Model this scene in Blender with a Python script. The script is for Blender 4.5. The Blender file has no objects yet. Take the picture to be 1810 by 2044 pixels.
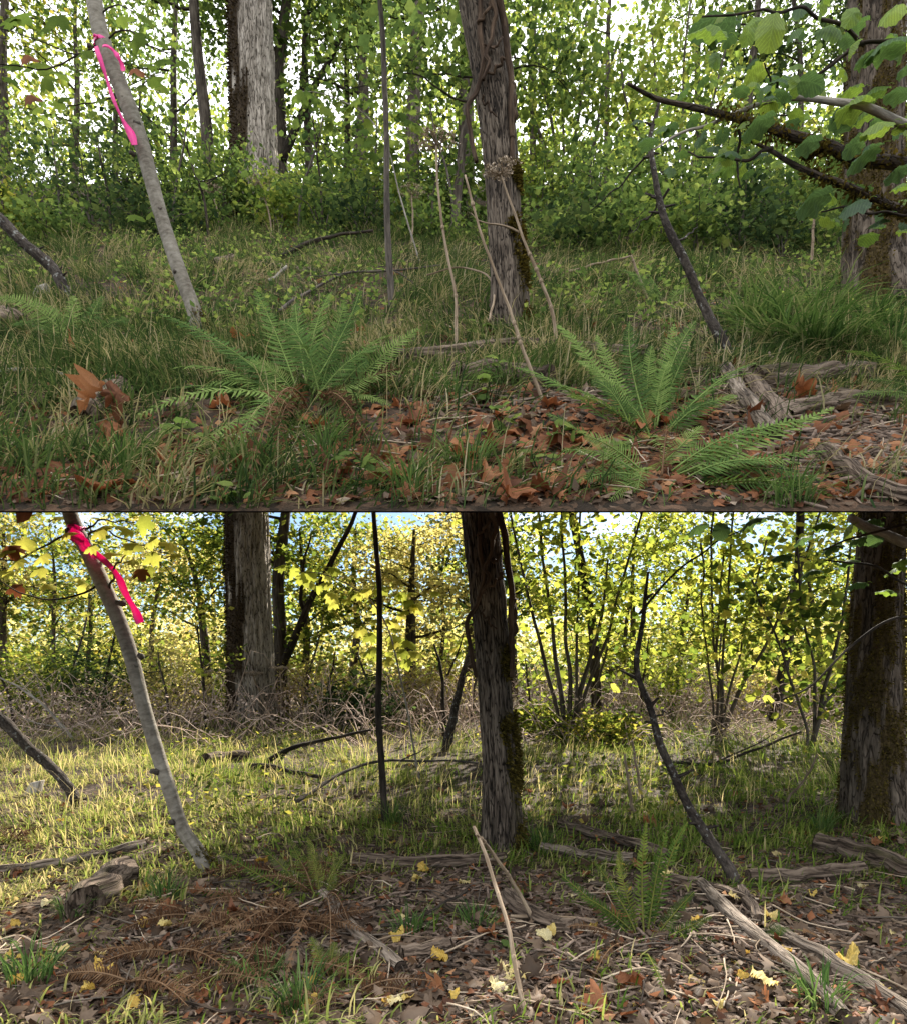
import bpy, math, random
import numpy as np
from mathutils import Vector, Matrix

# ------------------------------------------------------------------ scene, camera, light
sc = bpy.context.scene
C = sc.collection
R = math.radians
FPX = 1400.0            # focal length in the 1810 x 2044 survey grid
EYE = 1.5               # eye height, metres
HOR = 1370.0            # survey row of the true horizon
CX = 905.0

cam_d = bpy.data.cameras.new('camera')
cam = bpy.data.objects.new('camera', cam_d)
C.objects.link(cam)
cam.location = (0, 0, EYE)
cam.rotation_euler = (R(90), 0, 0)
cam_d.sensor_width = 36
cam_d.sensor_fit = 'AUTO'
cam_d.lens = 36 * FPX / 2044
cam_d.shift_y = (HOR - 1022) / 2044
cam_d.clip_start = 0.05
cam_d.clip_end = 2000
sc.camera = cam

SUN_EL, SUN_AZ = R(34), R(22)
sun_dir = Vector((math.sin(SUN_AZ) * math.cos(SUN_EL), math.cos(SUN_AZ) * math.cos(SUN_EL), math.sin(SUN_EL)))
sd = bpy.data.lights.new('sun', 'SUN')
sd.energy = 5.0
sd.angle = R(0.5)
sd.color = (1.0, 0.92, 0.80)
so = bpy.data.objects.new('sun', sd)
C.objects.link(so)
so.location = (10, 30, 30)
so.rotation_euler = sun_dir.to_track_quat('Z', 'Y').to_euler()

w = bpy.data.worlds.new('World')
sc.world = w
w.use_nodes = True
nt = w.node_tree
nt.nodes.clear()
def wn(t): return nt.nodes.new(t)
sky = wn('ShaderNodeTexSky')
sky.sky_type = 'NISHITA'
sky.sun_disc = False
sky.sun_elevation = SUN_EL
sky.sun_rotation = SUN_AZ
sky.air_density = 1.0
sky.dust_density = 0.2
sky.ozone_density = 3.0
bg1 = wn('ShaderNodeBackground'); bg1.inputs['Strength'].default_value = 0.055
bg2 = wn('ShaderNodeBackground'); bg2.inputs['Strength'].default_value = 1.12
bg2.inputs['Color'].default_value = (0.97, 0.98, 1.0, 1)
tc = wn('ShaderNodeTexCoord')
sep = wn('ShaderNodeSeparateXYZ')
noi = wn('ShaderNodeTexNoise'); noi.inputs['Scale'].default_value = 5.0; noi.inputs['Detail'].default_value = 6
mp = wn('ShaderNodeMapping'); mp.inputs['Scale'].default_value = (1, 1, 2.2)
ad = wn('ShaderNodeMath'); ad.operation = 'MULTIPLY_ADD'; ad.inputs[1].default_value = 0.9; ad.inputs[2].default_value = -0.45
ad2 = wn('ShaderNodeMath'); ad2.operation = 'ADD'
mr = wn('ShaderNodeMapRange'); mr.interpolation_type = 'SMOOTHSTEP'
mr.inputs['From Min'].default_value = 0.16; mr.inputs['From Max'].default_value = 0.56
mix = wn('ShaderNodeMixShader')
out = wn('ShaderNodeOutputWorld')
L = nt.links.new
L(tc.outputs['Generated'], sep.inputs[0]); L(tc.outputs['Generated'], mp.inputs[0]); L(mp.outputs[0], noi.inputs['Vector'])
L(noi.outputs['Fac'], ad.inputs[0]); L(ad.outputs[0], ad2.inputs[0]); L(sep.outputs['Z'], ad2.inputs[1])
L(ad2.outputs[0], mr.inputs['Value'])
L(sky.outputs[0], bg1.inputs['Color'])
L(mr.outputs[0], mix.inputs[0]); L(bg1.outputs[0], mix.inputs[1]); L(bg2.outputs[0], mix.inputs[2])
L(mix.outputs[0], out.inputs['Surface'])

vs = sc.view_settings
vs.view_transform = 'Standard'
vs.look = 'None'
vs.exposure = 1.66
vs.gamma = 1.0
vs.use_curve_mapping = False
sc.render.engine = 'CYCLES'
cy = sc.cycles
cy.max_bounces = 6
cy.diffuse_bounces = 2
cy.glossy_bounces = 2
cy.transmission_bounces = 3
cy.caustics_reflective = False
cy.caustics_refractive = False
cy.sample_clamp_indirect = 4
cy.use_denoising = True

rs = np.random.RandomState(7)
random.seed(7)

# ------------------------------------------------------------------ noise and survey helpers
def _h(x, y, s):
    v = np.sin(x * 127.1 + y * 311.7 + s * 74.7) * 43758.5453
    return v - np.floor(v)
def vn(x, y, s=0, per=None):
    x = np.asarray(x, float); y = np.asarray(y, float)
    xi = np.floor(x); yi = np.floor(y); fx = x - xi; fy = y - yi
    fx = fx * fx * (3 - 2 * fx); fy = fy * fy * (3 - 2 * fy)
    x1 = xi + 1
    if per: xi = xi % per; x1 = x1 % per
    a = _h(xi, yi, s); b = _h(x1, yi, s); c = _h(xi, yi + 1, s); d = _h(x1, yi + 1, s)
    return (a * (1 - fx) + b * fx) * (1 - fy) + (c * (1 - fx) + d * fx) * fy
def fbm(x, y, s=0, o=3):
    t = 0; a = .5
    for i in range(o):
        t = t + a * vn(x * 2 ** i, y * 2 ** i, s + i * 7); a *= .5
    return t
def sst(x, a, b):
    t = np.clip((np.asarray(x, float) - a) / (b - a), 0, 1); return t * t * (3 - 2 * t)

EDGE = 3.0
SL, S0 = 0.78, -1.59       # the overhanging bank: z = EYE + S0 + SL*y
CREST = 25.0
def Gu(x, y):
    x = np.asarray(x, float); y = np.asarray(y, float)
    z = EYE + S0 + SL * np.minimum(y, CREST) + 0.12 * np.maximum(y - CREST, 0)
    return z + (fbm(x * .9, y * .9, 3) - .45) * .22 * sst(y, EDGE, EDGE + 1.2)
def Gl(x, y):
    x = np.asarray(x, float); y = np.asarray(y, float)
    z = EYE - 1.35 + 0.05 * np.minimum(y, 60) + 0.0 * x
    return z + (fbm(x * .8, y * .8, 11) - .45) * .18
def at(px, py, d):
    return np.array([(px - CX) / FPX * d, d, EYE + (HOR - py) / FPX * d])
def du(py): return -S0 / (SL - (HOR - py) / FPX)
def dl(py): return 1.35 / (0.05 + (py - HOR) / FPX)
def up(px, py, h=0.0):
    d = du(py); x = (px - CX) / FPX * d
    return np.array([x, d, float(Gu(x, d)) + h])
def lo(px, py, h=0.0):
    d = dl(py); x = (px - CX) / FPX * d
    return np.array([x, d, float(Gl(x, d)) + h])

# ------------------------------------------------------------------ mesh builder
BARKS = set()
class G:
    def __init__(s): s.V = []; s.F = []; s.A = []; s.L = []; s.n = 0
    def add(s, V, F, a=None, l=None):
        V = np.asarray(V, np.float32).reshape(-1, 3)
        s.L.append(V if l is None else np.asarray(l, np.float32).reshape(-1, 3))
        A = np.zeros(len(V), np.float32) if a is None else np.broadcast_to(np.asarray(a, np.float32), (len(V),))
        s.V.append(V); s.A.append(A)
        if not isinstance(F, (list, tuple)): F = [F]
        for f in F: s.F.append(np.asarray(f, np.int32) + s.n)
        s.n += len(V)
    def mesh(s, name, mat, origin=(0, 0, 0), smooth=True, moss=None):
        V = np.concatenate(s.V) - np.asarray(origin, np.float32)
        A = np.concatenate(s.A)
        me = bpy.data.meshes.new(name)
        loops = np.concatenate([f.ravel() for f in s.F])
        tot = np.concatenate([np.full(len(f), f.shape[1], np.int32) for f in s.F])
        st = np.concatenate([[0], np.cumsum(tot)[:-1]]).astype(np.int32)
        me.vertices.add(len(V)); me.vertices.foreach_set('co', V.astype(np.float32).ravel())
        me.loops.add(len(loops)); me.loops.foreach_set('vertex_index', loops.astype(np.int32))
        me.polygons.add(len(tot)); me.polygons.foreach_set('loop_start', st); me.polygons.foreach_set('loop_total', tot)
        me.update(calc_edges=True)
        if smooth: me.polygons.foreach_set('use_smooth', np.ones(len(tot), bool))
        at_ = me.attributes.new('rnd', 'FLOAT', 'POINT'); at_.data.foreach_set('value', A.astype(np.float32))
        if mat.name in BARKS:
            l_ = me.attributes.new('loc', 'FLOAT_VECTOR', 'POINT'); l_.data.foreach_set('vector', np.concatenate(s.L).astype(np.float32).ravel())
        if moss is not None:
            m_ = me.attributes.new('moss', 'FLOAT', 'POINT'); m_.data.foreach_set('value', moss.astype(np.float32))
        me.materials.append(mat)
        return me

def tag(o, label=None, cat=None, group=None, kind=None):
    if label: o['label'] = label
    if cat: o['category'] = cat
    if group: o['group'] = group
    if kind: o['kind'] = kind
    return o
def thing(name, label, cat, loc, group=None):
    o = bpy.data.objects.new(name, None); C.objects.link(o)
    o.empty_display_size = .2
    o.location = [float(v) for v in loc]
    return tag(o, label, cat, group)
def part(name, g, mat, root, kind=None, label=None, smooth=True, moss=None, base=None):
    """mesh given in world coordinates; becomes a child of root"""
    org = np.array(base if base is not None else root['_o'] if '_o' in root.keys() else root.location)
    o = bpy.data.objects.new(name, g.mesh(name, mat, org, smooth, moss)); C.objects.link(o)
    o.parent = root
    return tag(o, label, None, None, kind)
def single(name, g, mat, label, cat, loc, group=None, kind=None, smooth=True, moss=None):
    o = bpy.data.objects.new(name, g.mesh(name, mat, loc, smooth, moss)); C.objects.link(o)
    o.location = [float(v) for v in loc]
    return tag(o, label, cat, group, kind)

# ------------------------------------------------------------------ shape generators
def smooth_path(P, n):
    """Catmull-Rom through P, n samples uniform in arc length"""
    P = np.asarray(P, float)
    if P.shape[0] == 2:
        t = np.linspace(0, 1, n)[:, None]; return P[0] * (1 - t) + P[1] * t
    Q = np.vstack([2 * P[0] - P[1], P, 2 * P[-1] - P[-2]])
    o = []
    for i in range(len(P) - 1):
        p0, p1, p2, p3 = Q[i:i + 4]
        t = np.linspace(0, 1, 12, endpoint=False)[:, None]
        o.append(.5 * ((2 * p1) + (-p0 + p2) * t + (2 * p0 - 5 * p1 + 4 * p2 - p3) * t ** 2 + (-p0 + 3 * p1 - 3 * p2 + p3) * t ** 3))
    o.append(P[-1:]); D = np.vstack(o)
    s = np.concatenate([[0], np.cumsum(np.linalg.norm(np.diff(D[:, :3], axis=0), axis=1))])
    u = np.linspace(0, s[-1], n)
    return np.stack([np.interp(u, s, D[:, k]) for k in range(D.shape[1])], 1)
def frames(P):
    T = np.gradient(P, axis=0); T /= np.linalg.norm(T, axis=1, keepdims=True) + 1e-9
    ref = np.array([0, -1.0, 0.05]) if abs(T[0][1]) < .9 else np.array([1.0, 0, 0])
    U = np.zeros_like(P); W = np.zeros_like(P)
    u = ref - T[0] * ref.dot(T[0])
    for i in range(len(P)):
        u = u - T[i] * u.dot(T[i]); u /= np.linalg.norm(u) + 1e-9
        U[i] = u; W[i] = np.cross(T[i], u)
    return T, U, W
def ring_faces(n, m):
    i = np.arange(n - 1)[:, None] * m; j = np.arange(m)[None]; j2 = (j + 1) % m
    return np.stack([i + j, i + j2, i + m + j2, i + m + j], -1).reshape(-1, 4)
def tube(g, P, r, m=6, n=None, wob=0.0, cap=True, a=0.0, seed=0):
    """plain round limb; P has 3 columns, r = (start,end) or list per point"""
    P = np.asarray(P, float)
    r = np.asarray(r, float)
    if len(r) != len(P): r = np.interp(np.linspace(0, 1, len(P)), np.linspace(0, 1, len(r)), r)
    Q = smooth_path(np.column_stack([P, r]), n or max(4, 5 * len(P)))
    P = Q[:, :3]; r = np.maximum(Q[:, 3], .0004)
    if wob:
        k = len(P)
        P = P + (np.stack([vn(np.linspace(0, 7, k), np.zeros(k) + c, seed) for c in range(3)], 1) - .5) * wob
    T, U, W = frames(P)
    th = np.arange(m) / m * 2 * np.pi
    rr = r[:, None] * (1 + (.25 * (vn(np.arange(len(P))[:, None] * .8, th[None] * 1.3, seed) - .5) if m > 4 else 0))
    V = P[:, None] + rr[..., None] * (np.cos(th)[None, :, None] * U[:, None] + np.sin(th)[None, :, None] * W[:, None])
    F = [ring_faces(len(P), m)]
    V = V.reshape(-1, 3)
    ss = np.concatenate([[0], np.cumsum(np.linalg.norm(np.diff(P, axis=0), axis=1))])
    Lc = np.stack([(rr * np.cos(th)[None]).ravel(), (rr * np.sin(th)[None]).ravel(), np.repeat(ss, m)], 1) + seed * 3.7
    if cap:
        k = len(V); V = np.vstack([V, P[:1], P[-1:]]); Lc = np.vstack([Lc, Lc[:1], Lc[-1:]])
        j = np.arange(m); j2 = (j + 1) % m
        F.append(np.stack([j2, j, np.full(m, k)], 1)); F.append(np.stack([(len(P) - 1) * m + j, (len(P) - 1) * m + j2, np.full(m, k + 1)], 1))
    g.add(V, F, a, Lc)
    return P
def trunk(g, P, r, m=96, n=200, ridges=28, amp=.09, zlen=.28, flare=.35, roots=5, seed=0, mossf=None, fine=.3, cap=False):
    """furrowed trunk: returns moss mask, vertex positions, normals. path runs from base upwards"""
    P = np.asarray(P, float); r = np.asarray(r, float)
    Q = smooth_path(np.column_stack([P, r]), n); P = Q[:, :3]; r = Q[:, 3]
    s = np.concatenate([[0], np.cumsum(np.linalg.norm(np.diff(P, axis=0), axis=1))])
    T, U, W = frames(P)
    th = np.arange(m) / m * 2 * np.pi
    TH, S = np.meshgrid(th, s)
    u = TH / (2 * np.pi)
    warp = (fbm(u * 6, S / zlen * .6, seed + 3) - .45) * 1.1
    n1 = vn(u * ridges + warp, S / zlen, seed, per=ridges)
    n2 = vn(u * ridges * 2 + warp * 2, S / zlen * 2.2, seed + 1, per=ridges * 2)
    n3 = vn(u * ridges * 2, S / zlen * 9, seed + 2, per=ridges * 2)
    h = (1 - fine) * np.abs(2 * n1 - 1) + fine * n2 + .18 * (n3 - .5)
    fl = 1 + flare * np.exp(-S / (r[0] * 1.6)) * (1 + .45 * np.cos(roots * TH + seed))
    lump = 1 + .10 * (vn(np.cos(TH) * 1.2 + 5, S * 1.1 + np.sin(TH), seed + 9) - .5)
    RR = r[:, None] * fl * lump * (1 + amp * (h - .5))
    Nn = np.cos(TH)[..., None] * U[:, None] + np.sin(TH)[..., None] * W[:, None]
    V = P[:, None] + RR[..., None] * Nn
    moss = np.zeros_like(TH) if mossf is None else np.clip(mossf(TH, S, Nn, V), 0, 1)
    F = [ring_faces(n, m)]
    V2 = V.reshape(-1, 3)
    a = np.clip(h, 0, 1).ravel(); ms = moss.ravel()
    Lc = np.stack([(r[:, None] * np.cos(TH)).ravel(), (r[:, None] * np.sin(TH)).ravel(), S.ravel()], 1) + seed * 3.7
    if cap:
        k = len(V2); V2 = np.vstack([V2, P[-1:]]); j = np.arange(m)
        F.append(np.stack([(n - 1) * m + j, (n - 1) * m + (j + 1) % m, np.full(m, k)], 1)); a = np.append(a, .3); ms = np.append(ms, 0); Lc = np.vstack([Lc, Lc[-1:]])
    g.add(V2, F, a, Lc)
    return ms, V.reshape(-1, 3), Nn.reshape(-1, 3)

# leaf templates: axis +Y from stalk to tip, normal +Z, width along X; unit length
def fan(outline, z=0.0, ctr=(0, .45, 0)):
    o = np.array(outline, float)
    V = np.zeros((len(o) + 1, 3)); V[:-1, :2] = o; V[-1] = ctr
    V[:-1, 2] = z * (np.abs(o[:, 0]) * 1.2 + (o[:, 1] - .45) ** 2 * 1.1)
    k = len(o); j = np.arange(k)
    return V, np.stack([j, (j + 1) % k, np.full(k, k)], 1)
DIAM = (np.array([[0, 0, 0], [.36, .48, -.1], [0, 1, -.05], [-.36, .48, -.1]], float), np.array([[0, 1, 2], [0, 2, 3]]))
OVAL = (np.array([[0, 0, 0], [.3, .22, -.07], [.36, .58, -.08], [0, 1, -.1], [-.36, .58, -.08], [-.3, .22, -.07], [0, .5, .02]], float),
        np.array([[0, 1, 6], [1, 2, 6], [2, 3, 6], [3, 4, 6], [4, 5, 6], [5, 0, 6]]))
def maple_outline():
    half = [(0, 0), (.16, -.06), (.42, .02), (.34, .16), (.62, .36), (.44, .42), (.46, .62), (.24, .56), (.2, .78), (0, 1.0)]
    return half + [(-x, y) for x, y in half[-2:0:-1]]
MAPLE = fan(maple_outline(), -.25, (0, .3, .03))
STAR = fan([(0, 0), (.42, .1), (.25, .3), (.5, .55), (.2, .55), (0, 1), (-.2, .55), (-.5, .55), (-.25, .3), (-.42, .1)], -.2, (0, .35, .03))
def hazel_outline(seed):
    q = np.random.RandomState(seed); k = 22; o = []
    for i in range(k):
        t = i / k * 2 * np.pi
        x = .43 * math.sin(t) * (1 + .12 * math.cos(t)); y = .5 - .5 * math.cos(t)
        ser = 1 + (.05 if i % 2 else -.03) + q.uniform(-.03, .03)
        o.append((x * ser, .5 + (y - .5) * (ser if i not in (0,) else .86)))
    return o

def rot_frames(N, rng, tilt=.6, nrm=None, axis=None):
    """random leaf frames: returns (N,3,3) columns X,Y,Z"""
    if nrm is None:
        z = rng.normal(0, 1, (N, 3)) * np.array([tilt, tilt, tilt * .5]) + np.array([0, 0, 1.0])
    else: z = nrm + rng.normal(0, tilt, (N, 3))
    z /= np.linalg.norm(z, axis=1, keepdims=True) + 1e-9
    y = rng.normal(0, 1, (N, 3)) if axis is None else axis + rng.normal(0, .35, (N, 3))
    y -= z * (y * z).sum(1, keepdims=True); y /= np.linalg.norm(y, axis=1, keepdims=True) + 1e-9
    x = np.cross(y, z)
    return np.stack([x, y, z], 2)
def scatter(g, tpl, pos, M, size, a):
    tv, tf = tpl
    N = len(pos); k = len(tv)
    V = np.einsum('nij,kj->nki', M, tv) * np.asarray(size)[:, None, None] + pos[:, None]
    F = (tf[None] + (np.arange(N) * k)[:, None, None]).reshape(-1, tf.shape[1])
    g.add(V.reshape(-1, 3), F, np.repeat(np.asarray(a), k))
def blades(g, base, h, wdt, lean, a, rng, upv=(0, 0, 1), norm=False):
    """arching grass blades, 3 segments each"""
    N = len(base)
    az = rng.uniform(0, 2 * np.pi, N) if not isinstance(lean, tuple) else lean[1]
    b = lean[0] if isinstance(lean, tuple) else lean
    if norm: h = h * 1.3 / np.sqrt(1 + .8 * b * b)
    D = np.stack([np.cos(az), np.sin(az), np.zeros(N)], 1)
    S = np.stack([-np.sin(az), np.cos(az), np.zeros(N)], 1)
    tw = rng.uniform(-1, 1, N); S = S * np.cos(tw)[:, None] + D * np.sin(tw)[:, None]
    U = np.array(upv)[None]
    rows = []
    for t, ww in ((0, .8), (.38, 1), (.74, .7)):
        p = base + U * (h * t * (1 - .42 * np.clip(b, 0, 1.4) * t))[:, None] + D * (h * b * t * t)[:, None]
        rows += [p - S * (wdt * ww * .5)[:, None], p + S * (wdt * ww * .5)[:, None]]
    t = 1
    rows.append(base + U * (h * (1 - .55 * np.clip(b, 0, 1.4)))[:, None] + D * (h * b)[:, None])
    V = np.stack(rows, 1)
    o = (np.arange(N) * 7)[:, None, None]
    Q = (np.array([[0, 1, 3, 2], [2, 3, 5, 4]])[None] + o).reshape(-1, 4)
    Tt = (np.array([[4, 5, 6]])[None] + o).reshape(-1, 3)
    g.add(V.reshape(-1, 3), [Q, Tt], np.repeat(a, 7))

# ------------------------------------------------------------------ materials
def newmat(name):
    m = bpy.data.materials.new(name); m.use_nodes = True; m.node_tree.nodes.clear(); return m, m.node_tree
def ramp_node(t, cols):
    r = t.nodes.new('ShaderNodeValToRGB'); e = r.color_ramp.elements
    n = len(cols)
    while len(e) < n: e.new(.5)
    for i, c in enumerate(cols):
        pos, col = c if isinstance(c[1], tuple) else (i / (n - 1), c)
        e[i].position = pos; e[i].color = (*col, 1)
    return r
def leafmat(name, cols, tl=.5, gloss=.06, tboost=(1.25, 1.2, .8), spots=True, veins=False):
    m, t = newmat(name); N = t.nodes.new; K = t.links.new
    at_ = N('ShaderNodeAttribute'); at_.attribute_name = 'rnd'
    oi = N('ShaderNodeObjectInfo')
    sm = N('ShaderNodeMath'); sm.operation = 'MULTIPLY_ADD'; sm.inputs[1].default_value = .16; K(oi.outputs['Random'], sm.inputs[0]); K(at_.outputs['Fac'], sm.inputs[2])
    sb = N('ShaderNodeMath'); sb.operation = 'SUBTRACT'; sb.inputs[1].default_value = .08; K(sm.outputs[0], sb.inputs[0])
    rp = ramp_node(t, cols); K(sb.outputs[0], rp.inputs[0])
    col = rp.outputs[0]
    if spots:
        tc = N('ShaderNodeTexCoord'); nz = N('ShaderNodeTexNoise'); nz.inputs['Scale'].default_value = 28; nz.inputs['Detail'].default_value = 3
        K(tc.outputs['Object'], nz.inputs['Vector'])
        mr = N('ShaderNodeMapRange'); mr.inputs['To Min'].default_value = .62; mr.inputs['To Max'].default_value = 1.38; K(nz.outputs['Fac'], mr.inputs['Value'])
        mm = N('ShaderNodeVectorMath'); mm.operation = 'SCALE'; K(col, mm.inputs[0]); K(mr.outputs[0], mm.inputs['Scale']); col = mm.outputs[0]
    if veins:
        vt = N('ShaderNodeTexCoord'); vs_ = N('ShaderNodeSeparateXYZ'); K(vt.outputs['Object'], vs_.inputs[0])
        ax_ = N('ShaderNodeMath'); ax_.operation = 'ABSOLUTE'; K(vs_.outputs[0], ax_.inputs[0])
        v1 = N('ShaderNodeMath'); v1.operation = 'MULTIPLY_ADD'; v1.inputs[1].default_value = -.85; K(ax_.outputs[0], v1.inputs[0]); K(vs_.outputs[1], v1.inputs[2])
        v2 = N('ShaderNodeMath'); v2.operation = 'PINGPONG'; v2.inputs[1].default_value = .06; K(v1.outputs[0], v2.inputs[0])
        v3 = N('ShaderNodeMath'); v3.operation = 'MINIMUM'; K(v2.outputs[0], v3.inputs[0]); K(ax_.outputs[0], v3.inputs[1])
        v4 = N('ShaderNodeMapRange'); v4.inputs['From Max'].default_value = .018; v4.inputs['To Min'].default_value = 1.45; v4.inputs['To Max'].default_value = .95; K(v3.outputs[0], v4.inputs['Value'])
        vm = N('ShaderNodeVectorMath'); vm.operation = 'SCALE'; K(col, vm.inputs[0]); K(v4.outputs[0], vm.inputs['Scale']); col = vm.outputs[0]
    tb = N('ShaderNodeVectorMath'); tb.operation = 'MULTIPLY'; tb.inputs[1].default_value = tboost; K(col, tb.inputs[0])
    d = N('ShaderNodeBsdfDiffuse'); K(col, d.inputs['Color'])
    tr = N('ShaderNodeBsdfTranslucent'); K(tb.outputs[0], tr.inputs['Color'])
    mx = N('ShaderNodeMixShader'); mx.inputs[0].default_value = tl; K(d.outputs[0], mx.inputs[1]); K(tr.outputs[0], mx.inputs[2])
    last = mx
    if gloss:
        gl = N('ShaderNodeBsdfGlossy'); gl.inputs['Roughness'].default_value = .5; gl.inputs['Color'].default_value = (.85, .9, .92, 1)
        m2 = N('ShaderNodeMixShader'); m2.inputs[0].default_value = gloss * .4; K(mx.outputs[0], m2.inputs[1]); K(gl.outputs[0], m2.inputs[2]); last = m2
    o = N('ShaderNodeOutputMaterial'); K(last.outputs[0], o.inputs['Surface'])
    return m
def barkmat(name, lo_c, mid_c, hi_c, scale=(14, 14, 3), moss=(.07, .06, .015), moss2=(.03, .022, .008), bump=.5, lich=None, lthr=.66, ridge=.45, nzw=1.05, furrow=0):
    BARKS.add(name)
    m, t = newmat(name); N = t.nodes.new; K = t.links.new
    la = N('ShaderNodeAttribute'); la.attribute_name = 'loc'; mp = N('ShaderNodeMapping'); mp.inputs['Scale'].default_value = scale; K(la.outputs['Vector'], mp.inputs[0])
    nz = N('ShaderNodeTexNoise'); nz.inputs['Scale'].default_value = 1; nz.inputs['Detail'].default_value = 7; nz.inputs['Roughness'].default_value = .62; nz.inputs['Distortion'].default_value = .15; K(mp.outputs[0], nz.inputs['Vector'])
    big = N('ShaderNodeTexNoise'); big.inputs['Scale'].default_value = 2.6; big.inputs['Detail'].default_value = 4; K(la.outputs['Vector'], big.inputs['Vector'])
    at_ = N('ShaderNodeAttribute'); at_.attribute_name = 'rnd'
    s1 = N('ShaderNodeMath'); s1.operation = 'MULTIPLY_ADD'; s1.inputs[1].default_value = ridge; K(at_.outputs['Fac'], s1.inputs[0])
    s2 = N('ShaderNodeMath'); s2.operation = 'MULTIPLY_ADD'; s2.inputs[1].default_value = nzw; s2.inputs[2].default_value = .13 - nzw * .5; K(nz.outputs['Fac'], s2.inputs[0]); K(s2.outputs[0], s1.inputs[2])
    s3 = N('ShaderNodeMath'); s3.operation = 'MULTIPLY_ADD'; s3.inputs[1].default_value = .55; K(big.outputs['Fac'], s3.inputs[0]); K(s1.outputs[0], s3.inputs[2])
    fac = s3.outputs[0]
    if furrow:  # dark furrow lines: bark texture with cavity shade put into the colour
        fn_ = N('ShaderNodeTexNoise'); fn_.inputs['Scale'].default_value = .7; fn_.inputs['Detail'].default_value = 2.5; fn_.inputs['Distortion'].default_value = .5; K(mp.outputs[0], fn_.inputs['Vector'])
        f1 = N('ShaderNodeMath'); f1.operation = 'SUBTRACT'; f1.inputs[1].default_value = .5; K(fn_.outputs['Fac'], f1.inputs[0])
        f2 = N('ShaderNodeMath'); f2.operation = 'ABSOLUTE'; K(f1.outputs[0], f2.inputs[0])
        f3 = N('ShaderNodeMapRange'); f3.interpolation_type = 'SMOOTHSTEP'; f3.inputs['From Max'].default_value = .06; f3.inputs['To Min'].default_value = -furrow; f3.inputs['To Max'].default_value = .07; K(f2.outputs[0], f3.inputs['Value'])
        f4 = N('ShaderNodeMath'); f4.operation = 'ADD'; K(fac, f4.inputs[0]); K(f3.outputs[0], f4.inputs[1]); fac = f4.outputs[0]
    rp = ramp_node(t, [(.3, lo_c), (.56, mid_c), (.86, hi_c)]); K(fac, rp.inputs[0])
    col = rp.outputs[0]
    if lich:
        ln = N('ShaderNodeTexNoise'); ln.inputs['Scale'].default_value = 24; ln.inputs['Detail'].default_value = 6; ln.inputs['Roughness'].default_value = .65; K(la.outputs['Vector'], ln.inputs['Vector'])
        lr = N('ShaderNodeMapRange'); lr.inputs['From Min'].default_value = lthr; lr.inputs['From Max'].default_value = lthr + .1; K(ln.outputs['Fac'], lr.inputs['Value'])
        lm = N('ShaderNodeMix'); lm.data_type = 'RGBA'; K(lr.outputs[0], lm.inputs[0]); K(col, lm.inputs[6]); lm.inputs[7].default_value = (*lich, 1); col = lm.outputs[2]
    ma = N('ShaderNodeAttribute'); ma.attribute_name = 'moss'
    mn = N('ShaderNodeTexNoise'); mn.inputs['Scale'].default_value = 40; mn.inputs['Detail'].default_value = 4; K(la.outputs['Vector'], mn.inputs['Vector'])
    mrp = ramp_node(t, [(.3, moss2), (.75, moss)]); K(mn.outputs['Fac'], mrp.inputs[0])
    mm = N('ShaderNodeMix'); mm.data_type = 'RGBA'; K(ma.outputs['Fac'], mm.inputs[0]); K(col, mm.inputs[6]); K(mrp.outputs[0], mm.inputs[7])
    p = N('ShaderNodeBsdfPrincipled'); p.inputs['Roughness'].default_value = .9; p.inputs['Specular IOR Level'].default_value = .15
    K(mm.outputs[2], p.inputs['Base Color'])
    b = N('ShaderNodeBump'); b.inputs['Strength'].default_value = bump; b.inputs['Distance'].default_value = .03; K(fac if furrow else nz.outputs['Fac'], b.inputs['Height']); K(b.outputs[0], p.inputs['Normal'])
    o = N('ShaderNodeOutputMaterial'); K(p.outputs[0], o.inputs['Surface'])
    return m
def soilmat(name, cols, sc1=3.0, sc2=26):
    m, t = newmat(name); N = t.nodes.new; K = t.links.new
    tc = N('ShaderNodeTexCoord')
    a = N('ShaderNodeTexNoise'); a.inputs['Scale'].default_value = sc1; a.inputs['Detail'].default_value = 5; K(tc.outputs['Object'], a.inputs['Vector'])
    v = N('ShaderNodeTexVoronoi'); v.inputs['Scale'].default_value = sc2; K(tc.outputs['Object'], v.inputs['Vector'])
    f = N('ShaderNodeTexNoise'); f.inputs['Scale'].default_value = 90; f.inputs['Detail'].default_value = 5; K(tc.outputs['Object'], f.inputs['Vector'])
    s = N('ShaderNodeSeparateColor'); K(v.outputs['Color'], s.inputs[0])
    m1 = N('ShaderNodeMath'); m1.operation = 'MULTIPLY_ADD'; m1.inputs[1].default_value = .45; K(s.outputs[0], m1.inputs[0])
    m0 = N('ShaderNodeMath'); m0.operation = 'MULTIPLY_ADD'; m0.inputs[1].default_value = .7; m0.inputs[2].default_value = -.25; K(a.outputs['Fac'], m0.inputs[0]); K(m0.outputs[0], m1.inputs[2])
    m2 = N('ShaderNodeMath'); m2.operation = 'MULTIPLY_ADD'; m2.inputs[1].default_value = .4; K(f.outputs['Fac'], m2.inputs[0]); K(m1.outputs[0], m2.inputs[2])
    rp = ramp_node(t, cols); K(m2.outputs[0], rp.inputs[0])
    p = N('ShaderNodeBsdfPrincipled'); p.inputs['Roughness'].default_value = .95; p.inputs['Specular IOR Level'].default_value = .15
    K(rp.outputs[0], p.inputs['Base Color'])
    b = N('ShaderNodeBump'); b.inputs['Strength'].default_value = .9; b.inputs['Distance'].default_value = .03; K(m2.outputs[0], b.inputs['Height']); K(b.outputs[0], p.inputs['Normal'])
    o = N('ShaderNodeOutputMaterial'); K(p.outputs[0], o.inputs['Surface'])
    return m

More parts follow.
